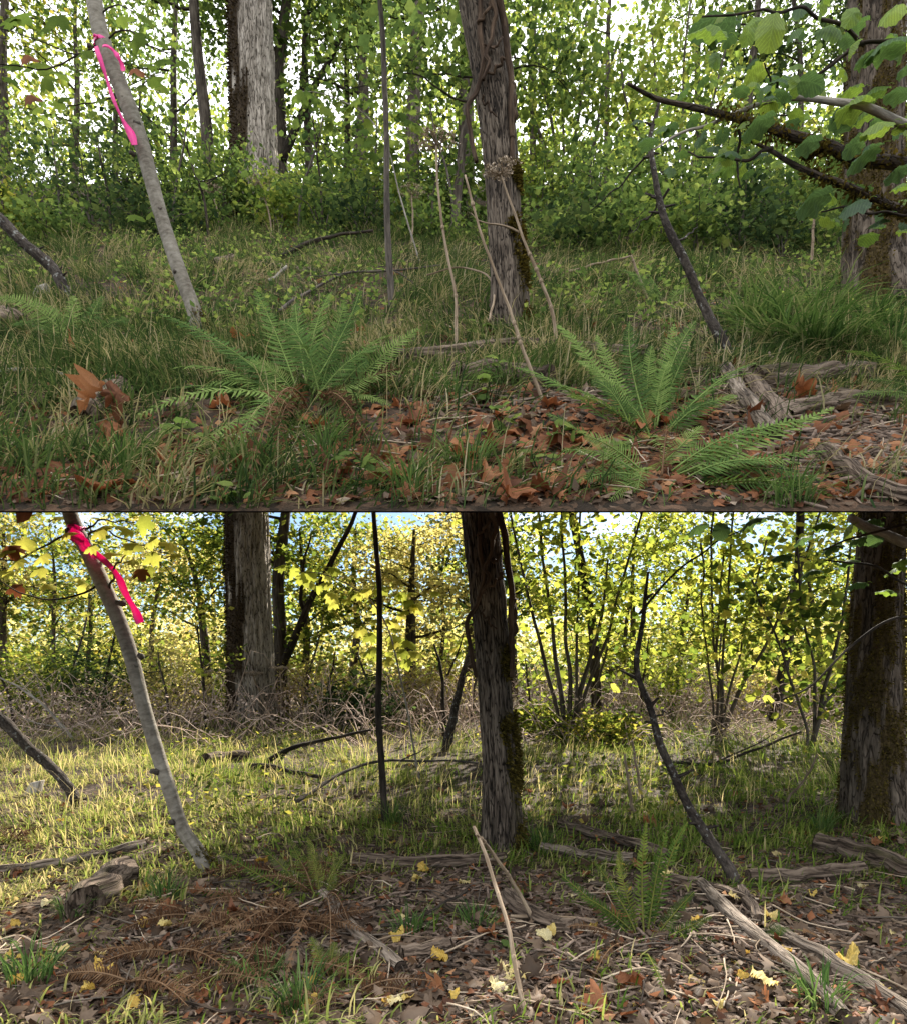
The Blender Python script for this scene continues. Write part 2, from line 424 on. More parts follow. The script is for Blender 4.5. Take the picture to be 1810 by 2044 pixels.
MT = {}
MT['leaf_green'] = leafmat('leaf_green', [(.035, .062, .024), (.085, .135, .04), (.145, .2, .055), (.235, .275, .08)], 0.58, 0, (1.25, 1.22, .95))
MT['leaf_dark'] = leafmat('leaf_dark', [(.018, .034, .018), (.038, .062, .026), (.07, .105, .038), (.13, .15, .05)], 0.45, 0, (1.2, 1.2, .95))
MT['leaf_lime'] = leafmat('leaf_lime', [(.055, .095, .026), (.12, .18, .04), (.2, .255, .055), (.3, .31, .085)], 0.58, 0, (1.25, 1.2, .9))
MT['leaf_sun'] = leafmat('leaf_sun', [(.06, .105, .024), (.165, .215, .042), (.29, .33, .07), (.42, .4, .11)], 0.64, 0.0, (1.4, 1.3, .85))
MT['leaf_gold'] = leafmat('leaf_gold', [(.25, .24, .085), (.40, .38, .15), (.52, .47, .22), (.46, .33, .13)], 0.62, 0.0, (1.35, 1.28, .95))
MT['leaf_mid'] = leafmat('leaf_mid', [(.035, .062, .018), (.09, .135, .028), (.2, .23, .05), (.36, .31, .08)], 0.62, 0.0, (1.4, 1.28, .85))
MT['leaf_brown'] = leafmat('leaf_brown', [(.06, .026, .014), (.135, .055, .027), (.24, .10, .045), (.34, .18, .09)], 0.28, 0.02, (1.2, .9, .7))
MT['leaf_tan'] = leafmat('leaf_tan', [(.045, .03, .02), (.10, .068, .045), (.17, .12, .084), (.26, .2, .15)], 0.25, 0.02, (1.1, .95, .8))
MT['leaf_yellow'] = leafmat('leaf_yellow', [(.36, .22, .04), (.46, .32, .07), (.52, .42, .17), (.5, .44, .26)], .35, .03, (1.1, 1, .8), veins=True)
MT['leaf_hazel'] = leafmat('leaf_hazel', [(.05, .09, .04), (.075, .135, .045), (.13, .205, .04), (.19, .26, .05)], 0.55, 0.05, veins=True)
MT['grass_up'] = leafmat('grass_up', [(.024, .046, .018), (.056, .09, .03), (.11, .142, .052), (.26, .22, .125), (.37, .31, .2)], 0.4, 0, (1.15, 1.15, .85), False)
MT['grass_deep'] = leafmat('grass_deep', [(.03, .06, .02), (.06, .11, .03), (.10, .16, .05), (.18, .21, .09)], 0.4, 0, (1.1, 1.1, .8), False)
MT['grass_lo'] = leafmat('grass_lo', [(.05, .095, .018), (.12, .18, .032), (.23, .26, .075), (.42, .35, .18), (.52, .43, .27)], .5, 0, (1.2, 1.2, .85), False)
MT['fern'] = leafmat('fern', [(.045, .08, .026), (.08, .138, .04), (.135, .20, .055), (.2, .265, .085)], 0.36, 0.0)
MT['fern_lo'] = leafmat('fern_lo', [(.022, .045, .013), (.045, .075, .018), (.085, .115, .026), (.15, .155, .04)], 0.4, 0.0)
MT['fern_dead'] = leafmat('fern_dead', [(.036, .02, .012), (.075, .041, .022), (.125, .073, .04), (.21, .135, .08)], 0.3, 0, (1.2, .9, .7))
MT['moss'] = leafmat('moss', [(.03, .024, .008), (.06, .048, .014), (.10, .08, .02), (.15, .115, .03)], .3, 0, (1.1, 1, .6), False)
MT['moss_brown'] = leafmat('moss_brown', [(.016, .011, .007), (.035, .025, .014), (.062, .044, .024), (.095, .07, .036)], .2, 0, (1.1, 1, .8), False)
MT['bark_main'] = barkmat('bark_main', (.013, .0095, .007), (.075, .057, .043), (.18, .143, .11), (72, 72, 9), (.055, .046, .012), (.02, .016, .006), 1.0, ridge=.5, nzw=.8, furrow=.3)
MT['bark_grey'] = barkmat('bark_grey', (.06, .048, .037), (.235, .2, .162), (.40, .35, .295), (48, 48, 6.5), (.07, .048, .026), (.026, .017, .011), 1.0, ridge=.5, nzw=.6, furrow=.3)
MT['bark_moss'] = barkmat('bark_moss', (.02, .0145, .01), (.066, .05, .037), (.15, .118, .09), (42, 42, 9), (.10, .07, .026), (.036, .024, .011), 1.0, lich=(.26, .25, .22), lthr=.68, nzw=.8, furrow=.25)
MT['bark_alder'] = barkmat('bark_alder', (.10, .085, .066), (.26, .235, .195), (.47, .44, .385), (16, 16, 34), (.07, .06, .02), (.02, .016, .008), .3, lich=(.045, .035, .027), lthr=.64, ridge=.1, nzw=.6)
MT['bark_dark'] = barkmat('bark_dark', (.018, .014, .01), (.06, .047, .036), (.14, .115, .09), (30, 30, 5), (.06, .05, .015), (.02, .016, .006), .8)
MT['bark_lichen'] = barkmat('bark_lichen', (.022, .017, .014), (.075, .061, .05), (.17, .145, .12), (40, 40, 20), bump=1.0, lich=(.27, .27, .25), lthr=.58)
MT['bark_stem'] = barkmat('bark_stem', (.05, .042, .035), (.12, .10, .082), (.22, .19, .16), (50, 50, 8), bump=.5, ridge=.2)
MT['twig_pale'] = barkmat('twig_pale', (.17, .15, .125), (.32, .29, .25), (.46, .42, .37), (50, 50, 12), bump=.4, ridge=.2)
MT['stalk'] = barkmat('stalk', (.16, .115, .075), (.33, .255, .18), (.5, .42, .32), (90, 90, 7), bump=.4, ridge=.25)
MT['cane'] = barkmat('cane', (.17, .12, .09), (.34, .25, .195), (.5, .39, .32), (5, 5, 5), bump=.1)
MT['wood_rot'] = barkmat('wood_rot', (.018, .012, .008), (.07, .049, .035), (.18, .135, .10), (40, 40, 6), (.06, .055, .015), (.02, .018, .008), 1.0, ridge=.7, furrow=.18)
MT['wood_pale'] = barkmat('wood_pale', (.03, .022, .016), (.125, .096, .071), (.29, .235, .185), (50, 50, 5), (.07, .06, .02), (.03, .02, .01), 1.0, ridge=.6, furrow=.16)
MT['wood_end'] = barkmat('wood_end', (.012, .009, .007), (.045, .032, .023), (.12, .085, .06), (22, 22, 22), bump=1.0)
MT['vine'] = barkmat('vine', (.04, .025, .017), (.12, .08, .053), (.24, .17, .12), (60, 60, 6), bump=.8)
MT['chip'] = barkmat('chip', (.03, .021, .015), (.085, .059, .043), (.19, .14, .108), (30, 30, 30), bump=.4)
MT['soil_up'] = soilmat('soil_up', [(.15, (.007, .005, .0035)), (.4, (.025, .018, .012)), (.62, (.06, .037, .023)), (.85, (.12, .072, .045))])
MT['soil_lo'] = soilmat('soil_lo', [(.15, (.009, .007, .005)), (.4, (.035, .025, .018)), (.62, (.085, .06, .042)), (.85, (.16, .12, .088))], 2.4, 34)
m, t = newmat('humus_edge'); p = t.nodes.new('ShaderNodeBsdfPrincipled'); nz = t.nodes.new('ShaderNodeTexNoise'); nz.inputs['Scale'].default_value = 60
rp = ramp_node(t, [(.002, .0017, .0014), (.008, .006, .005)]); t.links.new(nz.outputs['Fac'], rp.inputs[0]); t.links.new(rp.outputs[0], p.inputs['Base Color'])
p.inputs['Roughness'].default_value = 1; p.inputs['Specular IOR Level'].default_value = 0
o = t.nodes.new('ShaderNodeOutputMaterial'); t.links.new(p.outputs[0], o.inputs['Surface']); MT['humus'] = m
m, t = newmat('ribbon_pink'); N = t.nodes.new; d = N('ShaderNodeBsdfPrincipled'); d.inputs['Base Color'].default_value = (.86, .035, .33, 1); d.inputs['Roughness'].default_value = .35
nz = N('ShaderNodeTexNoise'); nz.inputs['Scale'].default_value = 25; bp = N('ShaderNodeBump'); bp.inputs['Strength'].default_value = .3; bp.inputs['Distance'].default_value = .01; t.links.new(nz.outputs['Fac'], bp.inputs['Height']); t.links.new(bp.outputs[0], d.inputs['Normal'])
tr = N('ShaderNodeBsdfTranslucent'); tr.inputs['Color'].default_value = (.95, .05, .38, 1); mx = N('ShaderNodeMixShader'); mx.inputs[0].default_value = .4
t.links.new(d.outputs[0], mx.inputs[1]); t.links.new(tr.outputs[0], mx.inputs[2]); o = N('ShaderNodeOutputMaterial'); t.links.new(mx.outputs[0], o.inputs['Surface']); MT['ribbon'] = m

# ------------------------------------------------------------------ the setting: lower ground, overhanging bank
def sheet(name, ys, hw, fz, mat):
    g = G(); u = np.linspace(-1, 1, 91)
    Y, U_ = np.meshgrid(ys, u, indexing='ij')
    X = U_ * hw(Y); V = np.stack([X, Y, fz(X, Y)], -1)
    n, m_ = Y.shape
    i = np.arange(n - 1)[:, None] * m_; j = np.arange(m_ - 1)[None]
    F = np.stack([i + j, i + j + 1, i + m_ + j + 1, i + m_ + j], -1).reshape(-1, 4)
    g.add(V.reshape(-1, 3), F)
    return g, n, m_
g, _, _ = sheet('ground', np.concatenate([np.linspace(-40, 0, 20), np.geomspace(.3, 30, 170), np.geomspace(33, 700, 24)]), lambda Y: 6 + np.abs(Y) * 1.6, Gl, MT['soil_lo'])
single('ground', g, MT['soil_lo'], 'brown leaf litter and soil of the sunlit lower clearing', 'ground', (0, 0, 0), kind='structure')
HY = np.concatenate([np.geomspace(EDGE, CREST, 150), np.linspace(CREST + .5, CREST + 1.6, 4)])
hw = lambda Y: .85 * Y + .9
g, n_, m_ = sheet('hill', HY, hw, Gu, MT['soil_up'])
# earthen underside and flanks of the bank: a solid wedge behind the front lip
LIP = EYE + (HOR - 1023.2) / FPX * EDGE
Vt = np.concatenate(g.V).reshape(n_, m_, 3)
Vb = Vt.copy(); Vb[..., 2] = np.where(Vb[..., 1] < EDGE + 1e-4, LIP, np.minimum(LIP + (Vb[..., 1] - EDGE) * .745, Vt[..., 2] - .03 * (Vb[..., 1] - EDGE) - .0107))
h = G(); nv = n_ * m_
i = np.arange(n_ - 1)[:, None] * m_; j = np.arange(m_ - 1)[None]
Fb = np.stack([i + j, i + m_ + j, i + m_ + j + 1, i + j + 1], -1).reshape(-1, 4)
per = np.concatenate([np.arange(m_), np.arange(1, n_) * m_ + m_ - 1, (n_ - 1) * m_ + np.arange(m_ - 2, -1, -1), np.arange(n_ - 2, 0, -1) * m_])
p2 = np.roll(per, -1)
h.add(np.concatenate([Vt.reshape(-1, 3), Vb.reshape(-1, 3)]), [g.F[0], Fb + nv, np.stack([per, per + nv, p2 + nv, p2], 1)])
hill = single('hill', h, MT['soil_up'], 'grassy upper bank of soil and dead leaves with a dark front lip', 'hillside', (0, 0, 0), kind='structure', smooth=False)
hill.data.materials.append(MT['humus']); hill.data.materials.append(soilmat('underside_bounce', [(.15, (.10, .075, .052)), (.4, (.17, .13, .095)), (.62, (.23, .18, .135)), (.85, (.3, .24, .18))]))  # unseen underside made pale to bounce light onto the lower trunks
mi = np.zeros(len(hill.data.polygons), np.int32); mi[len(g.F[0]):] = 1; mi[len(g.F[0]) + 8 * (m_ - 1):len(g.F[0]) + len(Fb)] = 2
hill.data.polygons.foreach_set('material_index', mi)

# ------------------------------------------------------------------ trees
def foliage(g, ctr, rng, per, spread, size, flat=.4, tpl=DIAM, tilt=.7, a_mean=None):
    ctr = np.asarray(ctr); N = len(ctr) * per
    c = np.repeat(ctr, per, 0)
    pos = c + rng.normal(0, 1, (N, 3)) * np.array([spread, spread, spread * flat])
    am = np.repeat(rng.uniform(.1, .8, len(ctr)) if a_mean is None else np.full(len(ctr), a_mean), per)
    a = np.clip(am + rng.normal(0, .16, N), 0.02, .98)
    scatter(g, tpl, pos, rot_frames(N, rng, tilt), size * np.clip(np.exp(rng.normal(-.1, .34, N)), .4, 1.9), a)
def clamp_under(P):
    """keep lower-clearing growth below the overhanging bank"""
    z = LIP + (P[:, 1] - EDGE) * .745 - .15
    ok = (P[:, 2] < z) | (P[:, 1] < EDGE)
    return P[ok]
def tree(name, label, cat, P, r, bark, leaf, limbs=7, rad=2.2, t0=.3, sprays=9, per=26, spread=.34, lsize=.12, seed=0, group=None, tpl=DIAM, hires=None, low=False, limb_r=.34, rise=.5, mossf=None, flat=.4, tilt=.7, trunk_kw=None):
    rng = np.random.RandomState(seed); P = np.asarray(P, float); r = np.asarray(r, float)
    if len(r) != len(P): r = np.interp(np.linspace(0, 1, len(P)), np.linspace(0, 1, len(r)), r)
    root = thing(name, label, cat, P[0], group)
    g = G(); kw = dict(m=16, n=36, ridges=11, amp=.12, zlen=.3, flare=.3, seed=seed); kw.update(trunk_kw or {})
    ms, TV, TN = trunk(g, P, r, mossf=mossf, **kw)
    part('trunk', g, MT[bark], root, moss=ms)
    Q = smooth_path(np.column_stack([P, r]), 60)
    lf = G(); C_ = []
    for k in range(limbs):
        t = t0 + (1 - t0) * (k + rng.uniform(.1, .9)) / limbs; q = Q[int(t * 59)]
        az = rng.uniform(0, 2 * np.pi) if k % 3 else rng.choice([0, np.pi]) + rng.uniform(-.5, .5)
        ln = rad * rng.uniform(.55, 1.1) * (1.15 - .45 * t)
        d = np.array([math.cos(az), math.sin(az) * .8, 0]); s = q[:3]
        mid = s + d * ln * .5 + [0, 0, ln * rise * rng.uniform(.2, .7)] + rng.normal(0, .08, 3) * ln
        end = s + d * ln + [0, 0, ln * rise * rng.uniform(.2, 1.0)] + rng.normal(0, .1, 3) * ln
        pts = np.array([s, mid, end]);
        if low and len(clamp_under(pts)) < 3: continue
        lg = G(); LP = tube(lg, pts, (q[3] * limb_r, q[3] * limb_r * .6, .006), 6, 14, .05 * ln, seed=seed + k)
        for b in range(4):
            i0 = rng.randint(4, 12); e = LP[i0] + rng.normal(0, .28, 3) * ln * [1, 1, .5] + [0, 0, .08 * ln]
            tube(lg, [LP[i0], (LP[i0] + e) / 2 + rng.normal(0, .04, 3), e], (q[3] * limb_r * .3, .004), 4, 6)
            C_.append(e); C_.append((LP[i0] + e) / 2)
        part('limb', lg, MT[bark], root)
        ii = rng.randint(5, 14, sprays); C_ += list(LP[ii] + rng.normal(0, .22, (sprays, 3)) * ln * [1, 1, .6])
    if leaf and C_:
        C_ = np.array(C_)
        if low: C_ = clamp_under(C_ + [0, 0, .4]) - [0, 0, .4]
        if len(C_):
            foliage(lf, C_, rng, per, spread, lsize, flat, tpl, tilt)
            part('foliage', lf, MT[leaf], root, kind='stuff', smooth=False)
    return root, (ms, TV, TN)
def fuzz(root, data, n, seed, ln=.035, mat='moss'):
    ms, TV, TN = data; rng = np.random.RandomState(seed)
    ids = np.nonzero(ms[:len(TV)] > .5)[0]
    if len(ids) == 0: return
    ids = rng.choice(ids, n); pos = TV[ids] + rng.normal(0, .012, (n, 3)) - TN[ids] * .004
    g = G(); ax = TN[ids] + np.array([0, 0, -.5])
    tv = DIAM[0] * [.55, 1, 1]
    scatter(g, (tv, DIAM[1]), pos, rot_frames(n, rng, .8, axis=ax * 2), ln * rng.uniform(.5, 1.3, n), rng.uniform(0, 1, n))
    part('moss', g, MT[mat], root, kind='stuff', smooth=False)
def sink(P, dz=.12):
    P = [np.array(p) for p in P]; P[0] = P[0] - [0, 0, dz]; return P
def px_path(pts, d0, d1=None):
    """survey points top->down or base->up at distances running d0..d1"""
    n = len(pts); d1 = d0 if d1 is None else d1
    return [at(p[0], p[1], d0 + (d1 - d0) * i / max(1, n - 1)) for i, p in enumerate(pts)]
def pr(wpx, d): return wpx / 2 / FPX * d

UB = ' on the upper bank'
# --- main furrowed tree, upper
def moss_main(TH, S, Nn, V):
    right = Nn[..., 0]
    n = fbm(TH * 2.5, S * 5, 21)
    a = sst(right, .15, .75) * sst(n, .3, .5) * (np.exp(-((S - .75) / .28) ** 2) + np.exp(-((S - 1.4) / .14) ** 2) * .7 + .8 * np.exp(-(S / .3) ** 2))
    b = sst(n, .5, .6) * np.exp(-((S - .9) / .1) ** 2) * sst(right, -.1, .2)
    return a * 1.4 + b
d = du(655)
P = sink(px_path([(1018, 655), (1015, 560), (1008, 460), (1003, 360), (990, 220), (970, 100), (948, -20), (925, -130), (905, -260)], d), .15)
rt, dat = tree('broadleaf_tree', 'furrowed brown tree with dead vines climbing it, standing in middle of upper bank', 'tree', P,
    [pr(72, d), pr(70, d), pr(66, d), pr(66, d), pr(72, d), pr(74, d), pr(76, d), pr(64, d), pr(40, d)], 'bark_main', 'leaf_green', limbs=7, t0=.84, rad=1.8, sprays=4, per=14, seed=31,
    trunk_kw=dict(m=140, n=200, ridges=44, amp=.10, zlen=.2, flare=.28), mossf=moss_main, limb_r=.2)
fuzz(rt, dat, 5200, 5)
MAINU = (P, d)
# --- main furrowed tree, lower
d = dl(1685)
P = sink(px_path([(1003, 1685), (1001, 1600), (996, 1500), (988, 1400), (980, 1280), (968, 1150), (955, 1023), (940, 900), (930, 830)], d), .12)
rt, dat = tree('broadleaf_tree', 'furrowed brown tree with dead vines in middle of sunlit lower clearing', 'tree', P,
    [pr(76, d), pr(74, d), pr(70, d), pr(68, d), pr(68, d), pr(72, d), pr(72, d), pr(70, d), pr(68, d)], 'bark_main', None, limbs=0, seed=32,
    trunk_kw=dict(m=140, n=200, ridges=44, amp=.10, zlen=.2, flare=.34), mossf=moss_main)
fuzz(rt, dat, 5200, 6)
MAINL = (P, d)
# --- wide grey cottonwoods
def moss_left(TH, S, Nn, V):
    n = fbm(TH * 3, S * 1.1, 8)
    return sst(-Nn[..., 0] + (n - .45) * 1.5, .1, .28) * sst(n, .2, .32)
for who in ('u', 'l'):
    if who == 'u':
        d = du(440); pts = [(510, 446), (509, 380), (507, 280), (504, 180), (502, 80), (500, -20), (498, -160), (496, -330)]
        ws = [88, 90, 88, 86, 85, 84, 78, 60]; lab = 'very wide pale grey trunk with dark mossy left side at back of upper bank'
    else:
        d = dl(1440); pts = [(502, 1446), (502, 1380), (500, 1300), (497, 1200), (495, 1100), (494, 1010), (493, 900), (492, 800)]
        ws = [88, 90, 88, 86, 84, 83, 80, 76]; lab = 'very wide pale grey trunk with dark mossy left side in lower clearing'
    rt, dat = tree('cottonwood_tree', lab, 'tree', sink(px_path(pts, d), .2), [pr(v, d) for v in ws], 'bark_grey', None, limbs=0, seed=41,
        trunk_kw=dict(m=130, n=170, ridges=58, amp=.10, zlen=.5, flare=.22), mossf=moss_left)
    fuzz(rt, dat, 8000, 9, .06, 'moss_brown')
# --- mossy trees at the right
def moss_patch(TH, S, Nn, V):
    n = fbm(TH * 2.4, S * 2.4, 51)
    return sst(n + .05 * Nn[..., 0], .40, .50)
for who in ('u', 'l'):
    if who == 'u':
        d = du(592); pts = [(1748, 600), (1746, 520), (1744, 400), (1744, 280), (1746, 150), (1748, 20), (1752, -110), (1755, -260)]; ws = [118, 112, 108, 104, 102, 100, 92, 70]
        lab = 'thick brown mossy trunk at right edge' + UB
    else:
        d = dl(1640); pts = [(1748, 1650), (1745, 1560), (1744, 1450), (1746, 1330), (1750, 1200), (1756, 1080), (1760, 980), (1764, 860)]; ws = [122, 116, 108, 98, 90, 84, 80, 76]
        lab = 'thick brown mossy trunk at right edge of lower clearing'
    rt, dat = tree('mossy_tree', lab, 'tree', sink(px_path(pts, d), .15), [pr(v, d) for v in ws], 'bark_moss', None, limbs=0, seed=61,
        trunk_kw=dict(m=120, n=160, ridges=30, amp=.10, zlen=.22, flare=.2), mossf=moss_patch)
    fuzz(rt, dat, 12000, 12, .03)

# --- leaf-bearing alder saplings with the ribbons
def leaf_objs(root, specs, tpls, mats, name='leaf', base=None, rng=None, tilt=.5, label=None, carriers=None):
    """individual leaves as parts of root: specs (pos, length, droop direction, tone)"""
    for (pos, ln, axis, nrm, k) in specs:
        me = tpls[k % len(tpls)]
        o = bpy.data.objects.new(name, me); C.objects.link(o); o.parent = root
        if carriers:
            o.parent = min(carriers, key=lambda c: min((Vector(pos) - Vector(q)).length for q in CARRY[c.name]))
        y = Vector(axis).normalized(); z = Vector(nrm); z = (z - y * z.dot(y)).normalized(); x = y.cross(z)
        M = Matrix((x, y, z)).transposed().to_4x4() @ Matrix.Scale(ln, 4)
        M.translation = Vector(pos) - root_world(root)
        o.matrix_local = M
def root_world(o):
    v = Vector(o.location)
    while o.parent: o = o.parent; v += Vector(o.location)
    return v
def leaf_mesh(name, tpl, mat, tone, curl=0.0, seed=0, stalk=.35):
    q = np.random.RandomState(seed); V = tpl[0].copy()
    V[:, 2] += curl * (V[:, 0] ** 2 * 2 - .2) + curl * .6 * (V[:, 1] - .4) ** 2 + q.normal(0, .02 + abs(curl) * .05, len(V))
    g = G(); g.add(V, tpl[1], np.clip(tone + q.normal(0, .06, len(V)), 0, 1))
    if stalk:
        tube(g, [(0, -stalk, -.05), (0, -stalk * .5, .02), (0, 0, 0)], (.008, .008), 4, 5, a=.9)
    return g.mesh(name, MT[mat], (0, 0, 0), True)
CARRY = {}
ML_U = [leaf_mesh('leaf', MAPLE, 'leaf_lime', .15 + .14 * i, -.15, i, .3) for i in range(4)]
ML_L = [leaf_mesh('leaf', MAPLE, 'leaf_sun', .5 + .14 * i, -.15, i, .3) for i in range(4)]
ML_R = [leaf_mesh('leaf', MAPLE, 'leaf_brown', .3 + .2 * i, -.2, i + 7, .3) for i in range(2)]
def moss_base(TH, S, Nn, V):
    n = fbm(TH * 2, S * 6, 77); return sst(n, .42, .55) * np.exp(-((S - .12) / .22) ** 2)
SAP = {}
for who in ('u', 'l'):
    rng = np.random.RandomState(5)
    if who == 'u':
        d = du(668); pts = [(404, 676), (388, 620), (360, 545), (325, 440), (300, 350), (284, 290), (262, 225), (232, 150), (205, 80), (190, 10), (182, -60), (170, -200), (160, -330)]
        ws = [38, 38, 38, 36, 38, 40, 42, 40, 42, 40, 36, 26, 14]; lab = 'leaning pale alder sapling with pink ribbon at left of upper bank'
        twigs = [[(200, 95), (150, 110), (60, 75), (-60, 40)], [(205, 85), (120, 130), (40, 135), (-40, 120)], [(240, 190), (190, 205), (110, 215)], [(215, 80), (260, 60), (300, 95), (350, 110)], [(275, 240), (285, 170), (320, 150)], [(205, 30), (240, 10), (290, 40)], [(318, 425), (310, 425), (300, 425)]]
        leaves = [(45, 30, 62, 0), (110, 40, 70, 0), (85, 60, 40, 0), (15, 40, 60, 1), (70, 130, 75, 2), (20, 130, 60, 1), (120, 145, 55, 2), (95, 165, 55, 2), (30, 165, 45, 1), (190, 90, 45, 2), (165, 105, 50, 2), (250, 35, 50, 2), (285, 30, 55, 2), (270, 85, 60, 1), (270, 105, 35, 2), (320, 82, 45, 2), (345, 85, 30, 2), (330, 120, 55, 2), (300, 130, 35, 2), (360, 125, 40, 2), (310, 155, 60, 1), (285, 170, 45, 2), (115, 205, 45, 2), (70, 215, 45, 2), (130, 195, 40, 1), (195, 200, 40, 2), (180, 225, 35, 2), (275, 432, 50, 2), (300, 428, 36, 3), (320, 175, 36, 3)]
        red = [(55, 190, 40), (50, 110, 40), (270, 135, 40)]
    else:
        d = dl(1742); pts = [(432, 1752), (400, 1706), (366, 1655), (340, 1580), (308, 1480), (285, 1400), (262, 1310), (238, 1240), (205, 1165), (175, 1100), (150, 1050), (135, 1000), (115, 880), (105, 800)]
        ws = [40, 38, 36, 36, 36, 36, 38, 38, 40, 38, 38, 36, 34, 30]; lab = 'leaning grey alder sapling with pink ribbon at left of lower clearing'
        twigs = [[(150, 1060), (90, 1090), (20, 1120), (-60, 1110)], [(205, 1165), (150, 1190), (60, 1190), (0, 1160)], [(160, 1075), (210, 1060), (270, 1085), (340, 1110)], [(225, 1180), (232, 1130), (250, 1110)], [(165, 1060), (200, 1040), (260, 1045)]]
        leaves = [(15, 1100, 55, 2), (45, 1090, 60, 3), (80, 1115, 50, 3), (30, 1125, 55, 3), (75, 1140, 45, 2), (10, 1140, 45, 3), (100, 1170, 45, 3), (165, 1180, 40, 3), (170, 1165, 36, 3), (45, 1180, 40, 2), (195, 1065, 45, 3), (215, 1050, 60, 2), (250, 1055, 50, 1), (285, 1050, 60, 0), (300, 1080, 60, 3), (335, 1085, 55, 3), (345, 1108, 45, 3), (265, 1090, 60, 2), (260, 1120, 45, 3), (300, 1115, 50, 2), (225, 1105, 60, 3), (140, 1065, 45, 3), (110, 1035, 40, 3), (60, 1030, 45, 3), (230, 1140, 40, 2), (285, 1140, 55, 1), (180, 1095, 40, 3)]
        red = [(20, 1088, 45), (45, 1170, 35), (280, 1135, 35)]
    P = sink(px_path(pts, d), .08)
    if who == 'l': P = [np.array(p) for p in P]
    root, dat = tree('alder_sapling', lab, 'tree', P, [pr(v, d) * .77 for v in ws], 'bark_alder', None, limbs=0, seed=71,
        trunk_kw=dict(m=48, n=220, ridges=9, amp=.05, zlen=.12, flare=.15, roots=3), mossf=moss_base)
    fuzz(root, dat, 1200, 14, .025)
    for k, (tx, ty) in enumerate(([(180, 95), (280, 250), (322, 420), (272, 310), (352, 545)] if who == 'u' else [(138, 1062), (250, 1205), (282, 1310), (318, 1540), (345, 1640)])):
        kn = G(); c = at(tx, ty, d - .03); tube(kn, [c, c + np.array([(-1) ** k * .02 - .02, -.03, .004])], (.022, .014), 7, 4, .01, seed=k); part('knot', kn, MT['bark_stem'], root)
    cars = []
    for k, tw in enumerate(twigs):
        tg = G(); dd = [d - .1 * i * (1 if k % 2 else -1) for i in range(len(tw))]
        QT = tube(tg, [at(p[0], p[1], q) for p, q in zip(tw, dd)], (.008, .003), 5, 16, .03, seed=k); tw_ = part('twig', tg, MT['bark_dark'], root); CARRY[tw_.name] = QT; cars.append(tw_)
    sp = []
    for (lx, ly, sz, k) in leaves:
        dd = d + rng.uniform(-.35, .2); ln = sz / FPX * dd * .74
        ax = (rng.uniform(-1, 1), rng.uniform(-.4, .1), rng.uniform(-.75, .1)); p = at(lx, ly, dd) - np.array(ax) / np.linalg.norm(ax) * ln * .45
        sp.append((p, ln, ax, (rng.uniform(-.5, .5), rng.uniform(-.9, -.2), rng.uniform(.4, 1)), k))
    leaf_objs(root, sp, ML_U if who == 'u' else ML_L, None, carriers=cars)
    sp = []
    for (lx, ly, sz) in red:
        dd = d - .2; ax = (rng.uniform(-1, 1), -.2, -.4); sp.append((at(lx, ly, dd), sz / FPX * dd, ax, (.2, -.8, .5), rng.randint(2)))
    leaf_objs(root, sp, ML_R, None, carriers=cars)
    SAP[who] = d
# --- ribbons
def strip(g, pts, wd, d, off=-.05, tw=0.0):
    Q = smooth_path(np.array([[*at(p[0], p[1], d + off - .006 * i), p[2]] for i, p in enumerate(pts)]), 40)
    P, wv = Q[:, :3], Q[:, 3] / 2 / FPX * d
    T = np.gradient(P, axis=0); T /= np.linalg.norm(T, axis=1, keepdims=True)
    S = np.cross(T, np.array([0, -1.0, 0])); S /= np.linalg.norm(S, axis=1, keepdims=True)
    s = np.linspace(0, 1, 40); an = tw * np.sin(s * 7); wv = wv * (1.1 + .22 * np.sin(s * 17 + d)); P = P + np.array([0, -1., 0]) * (.012 * np.sin(s * 13))[:, None]; S = S * np.cos(an)[:, None] + np.array([0, -1., 0]) * np.sin(an)[:, None]
    B = np.array([0, .0012, 0])
    V = np.concatenate([P - S * wv[:, None], P + S * wv[:, None], P + S * wv[:, None] + B, P - S * wv[:, None] + B])
    i = np.arange(39); F = []
    for a_, b_ in ((0, 40), (40, 80), (80, 120), (120, 0)): F.append(np.stack([a_ + i, a_ + i + 1, b_ + i + 1, b_ + i], 1))
    g.add(V, F)
